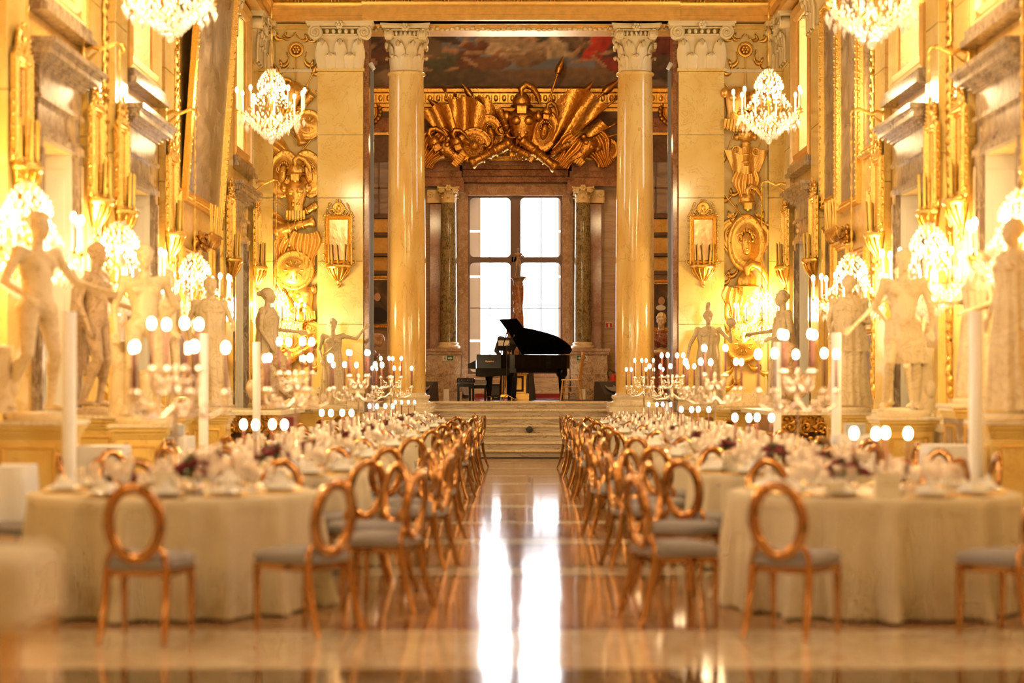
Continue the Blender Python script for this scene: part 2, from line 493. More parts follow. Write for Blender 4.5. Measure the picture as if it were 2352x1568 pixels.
# windows of the side walls: frame, panes, veined reveals
def side_window(s, yc, n, w=1.6, z0=5.85, z1=8.35):
    root = bpy.data.objects.new('window_%d' % n, None); col.objects.link(root); root['kind'] = 'structure'
    root.location = (s*HW, yc, 0); root.rotation_euler = (0, 0, R(90) if s < 0 else R(-90))
    h = z1 - z0
    m = MB(); m.frame(w+.5, h+.5, [(0, 0), (0, .09), (.07, .12), (.13, .07), (.2, .10), (.25, .04), (.25, -.02)], z0-.25)
    m.build('window_surround', MT['gold_paint'], root)
    m = MB(); m.box(-w/2+.001, -w/2+.03, .05, .5, z0, z1); m.build('reveal_panel', MT['pinkvein'], root)
    m = MB(); m.box(w/2-.03, w/2-.001, .05, .5, z0, z1); m.build('reveal_panel', MT['pinkvein'], root)
    m = MB(); m.box(-w/2-.3, w/2+.3, -.16, .5, z0-.36, z0-.25); m.box(-w/2-.36, w/2+.36, -.2, 0, z0-.44, z0-.36)
    m.build('window_sill', MT['greyveil'], root)
    m = MB(); m.box(-w/2, w/2, .5, .56, z0, z0+.07); m.box(-w/2, w/2, .5, .56, z1-.07, z1); m.box(-w/2, -w/2+.07, .5, .56, z0, z1); m.box(w/2-.07, w/2, .5, .56, z0, z1); m.box(-.03, .03, .5, .56, z0, z1)
    for i in (1, 2): m.box(-w/2, w/2, .51, .55, z0+h*i/3-.02, z0+h*i/3+.02)
    m.build('window_frame', MT['doorwhite'], root)
    for i in range(3):
        for sx in (-1, 1):
            m = MB(); a, b = sorted((sx*.035, sx*(w/2-.07))); m.box(a, b, .525, .532, z0+.07+i*h/3, z0+(i+1)*h/3-.03); m.build('pane', MT['pane'], root)
n = 1
for s in (-1, 1):
    for yc in WINS + (16.0, 12.0, 7.0, 2.0):
        side_window(s, yc, n); n += 1

# doors with clouded marble surrounds
def wall_door(s, yc, n):
    root = bpy.data.objects.new('door_%d' % n, None); col.objects.link(root); root['kind'] = 'structure'
    root.location = (s*HW, yc, 0); root.rotation_euler = (0, 0, R(90) if s < 0 else R(-90))
    w = .78
    for sx in (-1, 1):
        m = MB(); a, b = sorted((sx*w, sx*(w+.2))); m.box(a, b, -.07, .0, 0, 4.12); m.box(a+.05, b-.05, -.1, -.07, .3, 4.0)
        m.build('door_jamb', MT['greyveil'], root)
        m = MB(); a, b = sorted((sx*w, sx*(w-.03))); m.box(a, b, 0, .45, 0, 4.12)
        for z0, z1 in ((.3, 1.5), (1.65, 3.1), (3.2, 3.95)):
            a, b = sorted((sx*(w-.03), sx*(w-.05))); m.box(a, b, .08, .38, z0, z1)
        m.build('reveal_panel', MT['doorwhite'], root)
    m = MB(); m.box(-w-.2, w+.2, -.1, 0, 4.12, 4.2); m.box(-w-.22, w+.22, -.07, 0, 4.2, 4.26); m.build('lintel_moulding', MT['greyveil'], root)
    m = MB(); m.box(-w-.15, w+.15, -.05, 0, 4.26, 4.52); m.build('lintel_panel', MT['greyveil'], root)
    m = MB(); m.box(-w-.2, w+.2, -.10, 0, 4.52, 4.57); m.build('frieze_moulding', MT['greyveil'], root)
    m = MB(); m.box(-w-.15, w+.15, -.07, 0, 4.57, 4.86); m.build('frieze', MT['greyveil'], root)
    m = MB()
    for z0, z1, p in ((4.86, 4.89, .10), (4.89, 4.93, .14), (4.93, 4.96, .20), (4.96, 5.03, .25), (5.03, 5.06, .27), (5.06, 5.12, .31)):
        m.box(-w-.12-p, w+.12+p, -p, 0, z0, z1)
    m.build('cornice', MT['greyveil'], root)
    for sx in (-1, 1):
        m = MB(); a, b = sorted((sx*.006, sx*w)); m.box(a, b, .45, .50, 0, 4.12)
        d = m.build('door_leaf', MT['doorwhite'], root)
        for z0, z1 in ((.25, 1.2), (1.4, 2.3), (2.5, 3.3), (3.45, 3.95)):
            m = MB(); fr = [(0, 0), (.0, .02), (.03, .025), (.05, .005), (.07, .015)]
            m.frame(w-.16, z1-z0, fr, z0, sx*w/2); m.build('raised_panel', MT['doorwhite'], d, (0, .45, 0))
        m = MB(); m.lathe([(.012, 0), (.012, .03), (.022, .04), (.02, .055), (.005, .06)], 10, (sx*.06, .45, 1.05), axis='y'); m.build('door_knob', MT['gold'], d)
n = 1
for s in (-1, 1):
    for yc in DOORS: wall_door(s, yc, n); n += 1

# ---------------------------------------------------------------- capitals
def capital(parent, w, h, round_=True, ff=1):
    """composite capital, base at z=0 of the parent; w = width of the shaft"""
    cap = MB()
    r = w/2
    if round_:
        cap.lathe([(r*.98, 0), (r*1.0, h*.3), (r*1.05, h*.6), (r*1.25, h*.72), (r*1.15, h*.78)], 24)
    else:
        cap.loft([[(-r*k, 0, z), (r*k, 0, z), (r*k, r*.0-.16*k, z), (-r*k, -.16*k, z)] for z, k in ((0, 1), (h*.6, 1.0), (h*.75, 1.1))][::1], smooth=False)
    bell = cap.build('capital_bell', MT['capital'], parent)
    ab = MB(); d = r*1.55
    if round_:
        pts = []
        for q in range(4):
            for t in (-1, -.6, 0, .6, 1):
                a = q*PI/2; u = t*d; v = -(d*.82 + .18*d*t*t)
                pts.append((u*math.cos(a)-v*math.sin(a), u*math.sin(a)+v*math.cos(a)))
        ab.prism(pts, h*.90, h*.95, 'xy'); ab.prism([(x*1.05, y*1.05) for x, y in pts], h*.95, h, 'xy')
    else:
        ab.box(-d, d, -.30, 0, h*.9, h*.95); ab.box(-d*1.04, d*1.04, -.34, 0, h*.95, h)
    ab.build('abacus', MT['capital'], parent)
    eg = MB(); ey = -r*1.22 if round_ else -.24
    eg.box(-r*.8, r*.8, ey, ey+.1, h*.70, h*.735)
    for i in range(5): eg.ell((-r*.6+i*r*.3, ey, h*.79), (r*.1, .04, h*.055), 8, 5)
    eg.tube([(-r*.95, ey, h*.87), (r*.95, ey, h*.87)], .018, 5)
    eg.build('egg_band', MT['capital'], parent)
    for q in (range(4) if round_ else (0,)):
        g = parent
        for sx in (-1, 1):
            if round_:
                a = q*PI/2; x, yv = sx*r*1.08, -r*1.28
                vo = volute(parent, 0, 0, r*.34, 0, sx, MT['capital'], dep=.12)
                vo.location = (x*math.cos(a)-yv*math.sin(a), x*math.sin(a)+yv*math.cos(a), h*.77); vo.rotation_euler = (0, 0, a + sx*.0)
            else:
                volute(parent, sx*r*1.16, h*.77, r*.34, -.28, sx, MT['capital'], dep=.2)
        if round_:
            a = q*PI/2; c = (r*1.4*math.sin(a), -r*1.4*math.cos(a), h*.92)
        else: c = (0, -.33, h*.92)
        f = MB()
        for j in range(6): f.ell((.055*math.cos(j*PI/3), -.02, .055*math.sin(j*PI/3)), (.04, .02, .04), 6, 4)
        f.ell((0, -.04, 0), .025, 6, 4)
        f.build('rosette', MT['capital'], parent, c, (0, 0, a if round_ else 0))
    if round_:
        for row, (hh, off, k) in enumerate(((h*.36, 0, 8), (h*.66, PI/8, 8))):
            for j in range(k):
                a = off + 2*PI*j/k
                place('acanthus_leaf', leaf_mesh(hh, w*.42, w*(.20+.06*row)), parent, (r*.98*math.sin(a), -r*.98*math.cos(a), 0), (0, 0, a))
    else:
        for row, (hh, xs_) in enumerate(((h*.33, (-.45, .45)), (h*.64, (-.86, 0, .86)))):
            for u in xs_:
                place('acanthus_leaf', leaf_mesh(hh, w*.33, w*.16), parent, (u*r, -.17, 0))
# ---------------------------------------------------------------- entablature
def entab(mb, p0, p1, nrm, ex=0.0, s0=0, s1=0):
    prof = [(.30+ex, ZA), (.30+ex, ZA+.10), (.33+ex, ZA+.11), (.33+ex, ZA+.26), (.38+ex, ZA+.29), (.40+ex, ZA+.34), (.26+ex, ZA+.35), (0, ZA+.35), (0, ZA)]
    p0 = Vector(p0); p1 = Vector(p1); nv = Vector(nrm); t = (p1-p0).normalized()
    loops = []
    for p, e in ((p0, s0), (p1, s1)):
        loops.append([tuple(p + nv*a + t*e*a + Vector((0, 0, z))) for a, z in prof])
    mb.loft(loops, smooth=False)
def frieze(mb, p0, p1, nrm):
    prof = [(.24, ZA+.35), (.24, ZA+.95), (.40, ZA+1.0), (.55, ZA+1.15), (.70, ZA+1.25), (.72, ZA+1.4), (0, ZA+1.4), (0, ZA+.35)]
    p0 = Vector(p0); p1 = Vector(p1); nv = Vector(nrm)
    mb.loft([[tuple(p + nv*a + Vector((0, 0, z))) for a, z in prof] for p in (p0, p1)], smooth=False)
for i, (name, a, b, nrm) in enumerate((('trim_1', (-HW, -3, 0), (-HW, YE-.1, 0), (1, 0, 0)), ('trim_2', (HW, -3, 0), (HW, YE-.1, 0), (-1, 0, 0)))):
    m = MB(); entab(m, a, b, nrm); e = structure(m, name, MT['gold_paint'])
    m = MB(); frieze(m, a, b, nrm); m.build('frieze', MT['gold_dark'], e)
m = MB(); entab(m, (-HW, YE, 0), (HW, YE, 0), (0, -1, 0)); m.box(-HW, HW, YE, YE+.9, ZA, ZC)
ent = structure(m, 'trim_3', MT['gold_paint'])
m = MB(); entab(m, (-3.12, YE, 0), (3.12, YE, 0), (0, -1, 0), .10); m.build('architrave_break', MT['gold_paint'], ent)
m = MB(); frieze(m, (-HW, YE, 0), (HW, YE, 0), (0, -1, 0)); m.build('frieze', MT['gold_dark'], ent)
x = -5.1
while x < 5.15:                      # gilded ribs and trophies of the frieze
    m = MB()
    for d in (-.07, 0, .07): m.tube([(x+d, YE-.28, ZA+.37), (x+d, YE-.28, ZA+.93)], .025, 5)
    m.box(x-.11, x+.11, YE-.30, YE-.24, ZA+.90, ZA+.95); m.build('frieze_rib', MT['gold'], ent)
    m = MB()
    m.lathe([(.13, 0), (.15, .02), (.13, .03), (.05, .06), (.01, .07)], 12, (x+.36, YE-.24, ZA+.58), axis='y')
    for a in (-.7, .7, 2.2, -2.2):
        m.tube([(x+.36, YE-.27, ZA+.58), (x+.36+.2*math.sin(a), YE-.28, ZA+.58+.2*math.cos(a))], [.03, .012], 5)
    m.build('frieze_trophy', MT['gold'], ent)
    x += .72
m = MB()                             # carved soffit seen behind the columns
m.box(-3.1, 3.1, YE+.25, YE+.9, ZA-.08, ZA+.0)
so = m.build('soffit_band', MT['gold_paint'], ent)
m = MB()
for i in range(60):
    m.ell((-3+i*.102, YE+.25, ZA-.05+rnd.uniform(-.02, .02)), (.05, .03, .04), 6, 4)
o = m.build('soffit_carving', MT['capital'], ent); o['kind'] = 'stuff'

# ---------------------------------------------------------------- colonnade wall
for s, nm in ((-1, 'wall_far_left'), (1, 'wall_far_right')):
    m = MB(); a, b = sorted((s*3.12, s*(HW+.1))); m.box(a, b, YE, YE+.6, 0, ZA)
    w = structure(m, nm, MT['giallo'])
    a, b = sorted((s*3.12, s*HW))
    for z0, z1, p in ((0, .18, .16), (.18, .92, .10), (.92, .98, .14), (.98, 1.06, .20), (1.06, 1.14, .12), (1.14, 1.3, .06)):
        m = MB(); m.box(a, b, YE-p, YE, z0, z1); m.build('plinth_course', MT['cream'] if z0 > .9 else MT['giallo'], w)
    m = MB(); a, b = sorted((s*3.02, s*3.12)); m.box(a, b, YE+.02, YE+.6, 1.2, ZA); m.build('jamb_strip', MT['redmarble'], w)
    # sunk relief ground
    a, b = sorted((s*4.02, s*4.86)); m = MB(); m.box(a, b, YE-.03, YE, 1.3, ZA-.02); m.build('relief_ground', MT['plaster2'], w)
    for xa in (4.02, 4.86):
        m = MB(); m.box(s*xa-.025, s*xa+.025, YE-.06, YE, 1.3, 7.72); m.build('panel_strip', MT['plaster2'], w)
    m = MB(); m.box(*sorted((s*4.0, s*5.2)), YE-.07, YE, 7.66, 7.72); m.build('astragal', MT['cream'], w)
    m = MB(); m.box(*sorted((s*4.0, s*4.9)), YE-.09, YE, ZA-.13, ZA-.02); m.box(*sorted((s*4.0, s*4.9)), YE-.12, YE, ZA-.06, ZA-.02); m.build('cap_moulding', MT['giallo'], w)
# pilasters of the colonnade wall, built of polished marble blocks
def pilaster(x, y, w, label, rz=0, dep=.16, z0=1.3, capm=True, blocks=5, mat='giallo'):
    p = thing('pilaster', label, 'pilaster', (x, y, 0), rz)
    hz = 7.72
    zs = [z0+.12+(hz-.06-z0-.12)*i/blocks for i in range(blocks+1)]
    for i in range(blocks):
        m = MB(); m.bbox(-w/2, w/2, -dep, 0, zs[i]+.003, zs[i+1]-.003, .006); m.build('marble_block', MT[mat], p)
    m = MB(); m.box(-w/2-.03, w/2+.03, -dep-.03, 0, z0, z0+.12); m.build('pilaster_base', MT['cream'], p)
    m = MB(); m.box(-w/2-.03, w/2+.03, -dep-.04, 0, hz-.06, hz); m.build('astragal', MT[mat], p)
    if capm:
        c = bpy.data.objects.new('capital', None); col.objects.link(c); c.parent = p; c.location = (0, 0, hz)
        capital(c, w*.92, ZA-hz, False)
    return p
pilaster(-3.57, YE, .9, 'broad yellow marble pilaster left of the left column, behind the wall mirror')
pilaster(3.57, YE, .9, 'broad yellow marble pilaster right of the right column, behind the wall mirror')
pilaster(-5.07, YE, .34, 'narrow yellow marble pilaster in the far left corner of the hall')
pilaster(5.07, YE, .34, 'narrow yellow marble pilaster in the far right corner of the hall')
k = 0
for s in (-1, 1):
    sd = 'left' if s < 0 else 'right'
    for yc, w, what in ((18.35, .8, 'nearest to the camera in view'), (21.75, .7, 'just past the nearest door'), (23.25, .7, 'just before the second door'), (26.55, .7, 'just past the second door'), (32.2, .8, 'just before the farthest door'), (35.5, .7, 'just past the farthest door')):
        pilaster(s*HW, yc, w, 'ochre marble pilaster on the %s wall, %s' % (sd, what), R(90) if s < 0 else R(-90), .10, 1.0, True, 4)
    # continuous socle and gilded strips of the side walls
    m = MB()
    for z0, z1, p in ((0, .9, .10), (.9, 1.0, .16)):
        for a, b in ((-3, 19.3), (21.2, 23.8), (25.8, 32.8), (34.7, YE)):
            m.box(s*HW, s*(HW-p), a, b, z0, z1)
    m.build('baseboard_' + sd, MT['cream'])['kind'] = 'structure'
    for yc, w in ((22.5, .34), (27.25, .2)):
        par = wallL if s < 0 else wallR
        m = MB(); m.box(s*HW, s*(HW-.03), yc-w/2, yc+w/2, 1.0, 8.4); m.build('relief_strip', MT['plaster2'], par)
        m = MB(); z = 1.4
        while z < 8.2:
            r = rnd.uniform(.05, .1)
            m.ell((s*(HW-.05), yc+rnd.uniform(-.05, .05), z), (.05, r, r*1.2), 6, 5)
            m.tube([(s*(HW-.06), yc-.1, z), (s*(HW-.07), yc+.1*rnd.choice((-1, 1)), z+.22)], .02, 5)
            z += .13
        m.build('gilded_garland', MT['gold'], par)['kind'] = 'stuff'

# columns
def column(x, y, r0, r1, zb, label):
    c = thing('column', label, 'column', (x, y, zb))
    m = MB(); m.bbox(-r0*1.42, r0*1.42, -r0*1.42, r0*1.42, 0, .10, .01); m.build('plinth', MT['cream'], c)
    m = MB(); pr = [(r0*1.38, .10), (r0*1.42, .14), (r0*1.38, .19), (r0*1.22, .20), (r0*1.15, .24), (r0*1.20, .27), (r0*1.25, .30), (r0*1.18, .335), (r0*1.06, .34), (r0*1.0, .38)]
    m.lathe(pr, 40); m.build('base_moulding', MT['cream'], c)
    hs = 7.72 - zb
    m = MB(); m.lathe([(r0, .38), (r0, .38+(hs-.38)*.33), (r0*.97, .38+(hs-.38)*.6), (r1, hs-.12), (r1, hs-.07)], 48); m.build('shaft', MT['giallo_col'], c)
    m = MB(); m.lathe([(r1, hs-.08), (r1*1.10, hs-.06), (r1*1.12, hs-.035), (r1*1.08, hs-.01), (r1, hs)], 40); m.build('necking', MT['giallo_col'], c)
    k = bpy.data.objects.new('capital', None); col.objects.link(k); k.parent = c; k.location = (0, 0, hs)
    capital(k, r1*1.75, ZA-7.72, True)
column(-2.29, YE+.35, .385, .345, .93, 'tall yellow marble column left of the piano, with carved composite capital')
column(2.29, YE+.35, .385, .345, .93, 'tall yellow marble column right of the piano, with carved composite capital')
for s in (-1, 1):
    b = thing('column_pedestal', 'stepped cream marble pedestal under the %s yellow column' % ('left' if s < 0 else 'right'), 'pedestal', (s*2.45, YE+.4, 0))
    for z0, z1, p in ((0, .18, .62), (.18, .80, .56), (.80, .86, .60), (.86, .93, .64)):
        m = MB(); m.bbox(-p, p, -p, p+.9, z0+.001, z1, .008); m.build('pedestal_course', MT['step'], b)

# steps up to the stage, each a block
stair = MB(); stair.box(-1.84, 1.84, 38.4, 38.7, 0, ZS-.002)
stair = structure(stair, 'trim_4', MT['step']); stair['label'] = 'marble steps up to the stage between the columns'
for i in range(7):
    z1 = ZS*(i+1)/7; y0 = 36.75 + i*.27
    m = MB(); m.bbox(-1.84, 1.84, y0+.02, 38.7, ZS*i/7, z1-.045, .004); m.build('riser', MT['step'], stair)
    m = MB(); m.bbox(-1.84, 1.84, y0-.035, y0+.34 if i < 6 else 38.7, z1-.045, z1, .012); m.build('tread', MT['cream'], stair)  # paler marble than the risers, puts the bright step-edge highlights into the colour
m = MB(); m.box(-HW, HW, 38.68, YB, ZS-.2, ZS-.01); m.box(-HW, -3.08, YE+.6, 38.7, 0, ZS-.01); m.box(3.08, HW, YE+.6, 38.7, 0, ZS-.01)
stage = structure(m, 'floor_stage', MT['step'])
xs = [-HW, -3.4, -1.9, -.6, .7, 1.9, 3.4, HW]
ys = [38.66, 40.4, 42.1, 43.8, 45.6, YB]
for i in range(7):
    for j in range(5):
        m = MB(); m.box(xs[i]+.003, xs[i+1]-.003, ys[j]+.003, ys[j+1]-.003, ZS-.01, ZS); m.build('stage_slab', MT['floor_cream'] if (i+j) % 2 else MT['floor_tan'], stage)

# ---------------------------------------------------------------- room behind the columns
XW0, XW1, ZW0, ZW1 = -1.32, 1.16, 1.75, 6.42
m = MB()
m.box(-HW-.75, XW0, YB, YB+.7, 0, 12); m.box(XW1, HW+.75, YB, YB+.7, 0, 12)
m.box(XW0, XW1, YB, YB+.7, 0, ZW0); m.box(XW0, XW1, YB, YB+.7, ZW1, 12)
wb = structure(m, 'wall_far', MT['travertine'])
# great window: frame with rounded lights
win = thing('window_99', None, None); win.name = 'window_0'; win['kind'] = 'structure'
yw = YB+.12
def quad_frame(mb, x0, x1, z0, z1, r=.11):
    """moulded frame member around one light, corners cut round"""
    inner = []
    b = .05
    for cx, cz, a0 in ((x1-b-r, z1-b-r, 0), (x0+b+r, z1-b-r, 90), (x0+b+r, z0+b+r, 180), (x1-b-r, z0+b+r, 270)):
        for k in range(5):
            a = R(a0+k*22.5); inner.append((cx+r*math.cos(a), cz+r*math.sin(a)))
    outer = []
    for k, (px_, pz_) in enumerate(inner):
        q = k//5
        cx, cz = ((x1, z1), (x0, z1), (x0, z0), (x1, z0))[q]
        outer.append((cx, cz))
    lo = [[(a, yw, c) for a, c in outer], [(a, yw-.06, c) for a, c in outer], [(a, yw-.06, c) for a, c in inner], [(a, yw, c) for a, c in inner]]
    mb.loft(lo, cap=False, smooth=False)
xm0, xm1 = P(1175, 0, YB)[0], P(1193, 0, YB)[0]
zt = P(0, 594, YB)[2]
m = MB()
for x0, x1 in ((XW0, xm0+.02), (xm1-.02, XW1)):
    quad_frame(m, x0, x1, zt, ZW1); quad_frame(m, x0, x1, ZW0, zt-.05)
m.box(xm0, xm1, yw-.10, yw, ZW0, ZW1); m.box(XW0, XW1, yw-.10, yw, zt-.09, zt+.05)
m.build('window_frame', MT['muntin'], win)
zb2 = P(0, 707, YB)[2]
for x0, x1 in ((XW0, xm0), (xm1, XW1)):
    xc = (x0+x1)/2
    m = MB(); m.box(xc-.012, xc+.012, yw-.05, yw-.02, ZW0, ZW1); m.build('glazing_bar', MT['muntin'], win)
    m = MB(); m.box(x0, x1, yw-.05, yw-.02, zb2-.012, zb2+.012); m.build('glazing_bar', MT['muntin'], win)
    for a, b in ((x0, xc), (xc, x1)):
        for c, d in ((zt, ZW1), (zb2, zt), (ZW0, zb2)):
            m = MB(); m.box(a+.02, b-.02, yw-.037, yw-.031, c+.02, d-.02); m.build('pane', MT['pane'], win)
for x0, x1 in ((XW0+.03, P(1104, 0, 48.5)[0]), (P(1282, 0, 48.5)[0], XW1)):
    for z0, z1 in ((ZW0, 2.6), (2.65, 4.3), (4.35, 5.5), (5.55, ZW1)):
        m = MB(); m.box(x0, x1, YB+.45, YB+.49, z0, z1); m.box(x0+.05, x1-.05, YB+.43, YB+.45, z0+.1, z1-.1); m.build('shutter_panel', MT['shutter'], win)
# brown marble surround, lintel
m = MB()
for x0, x1 in ((P(1045, 0, YB)[0], XW0), (XW1, P(1316, 0, YB)[0])):
    m.box(x0, x1, YB-.12, YB, 1.2, ZW1); m.box(x0+.08, x1-.08, YB-.16, YB-.12, 1.2, ZW1)
m.box(P(1050, 0, YB)[0], P(1312, 0, YB)[0], YB-.16, YB, ZW1, ZW1+.30)
m.build('window_surround', MT['brown'], win)
m = MB(); m.box(XW0, XW1, YB-.1, YB+.2, 1.2, ZW0); m.build('window_apron', MT['brown'], win)
m = MB()
for i in range(4):
    z0 = ZW1+.32+i*.16
    m.box(-1.45, 1.3, YB-.35-.06*i, YB, z0, z0+.15)
for s in (-1, 1):
    m.box(*sorted((-.07+s*1.35, -.07+s*2.7)), YB-.55, YB, 6.62, 6.85); m.box(*sorted((-.07+s*1.4, -.07+s*2.75)), YB-.62, YB, 6.85, 7.0); m.box(*sorted((-.07+s*1.45, -.07+s*2.8)), YB-.7, YB, 7.0, 7.15)
    m.box(*sorted((-.07+s*1.35, -.07+s*1.55)), YB-.62, YB, 6.45, 6.62)
m.box(-2.9, 2.8, YB-.7, YB, 7.15, 7.25)
m.build('lintel_cornice', MT['redmarble'], wb)
# green columns and their breccia pedestals
for s in (-1, 1):
    sd = 'left' if s < 0 else 'right'
    cx = -.07 + s*1.74
    ped = thing('column_pedestal', 'breccia marble pedestal with the exit sign, %s of the big window' % sd, 'pedestal', (cx, YB-.5, ZS))
    for z0, z1, p in ((0, .16, .36), (.16, .62, .31), (.62, 1.12, .31), (1.12, 1.2, .35), (1.2, 1.28, .38)):
        m = MB(); m.bbox(-p, p+(.32 if s > 0 else 0), -p, .45, z0, z1-.004, .006) if s > 0 else m.bbox(-p-.32, p, -p, .45, z0, z1-.004, .006)
        m.build('pedestal_block', MT['breccia'] if z1 < 1.15 else MT['brown'], ped)
    c = thing('column', 'dark green marble column %s of the big window' % sd, 'column', (cx, YB-.5, ZS+1.28))
    m = MB(); m.lathe([(.29, 0), (.31, .04), (.29, .08), (.25, .09), (.27, .14), (.23, .17)], 28); m.build('base_moulding', MT['cream'], c)
    m = MB(); m.lathe([(.225, .17), (.225, 1.4), (.20, 3.78)], 36); m.build('shaft', MT['green'], c)
    k = bpy.data.objects.new('capital', None); col.objects.link(k); k.parent = c; k.location = (0, 0, 3.78)
    capital(k, .36, .40, True)
    px_ = -.07 + s*2.08
    p = thing('pilaster', 'red brown marble pilaster beside the %s green column' % sd, 'pilaster', (px_, YB-.02, 0))
    m = MB(); m.bbox(-.16, .16, -.3, 0, ZS+1.28, 6.18, .006); m.build('shaft', MT['redmarble'], p)
    m = MB(); m.bbox(-.24, .24, -.36, 0, 6.2, 6.56, .03)
    m.build('capital_block', MT['capital'], p)
    for u in (-.14, .14): volute(p, u, 6.42, .09, -.37, 1 if u > 0 else -1, MT['capital'])
# gold cornice under the fresco, egg band
m = MB(); prof = [(0, 8.62), (.10, 8.62), (.12, 8.70), (.2, 8.72), (.22, 8.80), (.3, 8.82), (.34, 9.05), (.42, 9.08), (.44, 9.16), (.5, 9.2), (0, 9.22)]
m.loft([[(x, YB-a, z) for a, z in prof] for x in (-HW, HW)], smooth=False)
co = structure(m, 'trim_5', MT['gold'])
for i in range(48):
    m = MB(); m.ell((-5.1+i*.215, YB-.34, 8.93), (.06, .04, .09), 8, 5); m.tube([(-5.0+i*.215, YB-.33, 8.84), (-5.0+i*.215, YB-.36, 9.02)], .014, 4)
    m.build('cornice_egg', MT['gold'], co)
m = MB(); m.box(-HW, HW, YB-.08, YB, 7.3, 8.62); m.build('frieze_field', MT['walnut'], wb)
# side bays of the back wall: painted window, bands
for s in (-1, 1):
    x0, x1 = sorted((s*3.0, s*4.9))
    m = MB(); m.box(x0, x1, YB-.05, YB, 5.95, 8.0); f = m.build('painted_window', MT['skycanvas'], wb)
    for xg in (x0+.6, x0+1.25):
        m = MB(); m.box(xg-.02, xg+.02, YB-.07, YB-.05, 5.95, 8.0); m.build('painted_bar', MT['muntin'], f)
    for zg in (6.62, 7.32):
        m = MB(); m.box(x0, x1, YB-.07, YB-.05, zg-.02, zg+.02); m.build('painted_bar', MT['muntin'], f)
    for z0, z1, p, mt in ((8.0, 8.06, .14, 'gold'), (8.06, 8.45, .1, 'redmarble'), (5.82, 5.92, .2, 'walnut'), (5.45, 5.8, .12, 'ochre'), (5.36, 5.42, .22, 'walnut'), (4.9, 5.3, .14, 'ochre'), (4.82, 4.88, .24, 'walnut'), (4.45, 4.8, .12, 'ochre'), (4.36, 4.44, .2, 'walnut')):
        m = MB(); m.box(x0-.1, x1+.2, YB-p, YB, z0, z1); m.build('wall_band', MT[mt], wb)
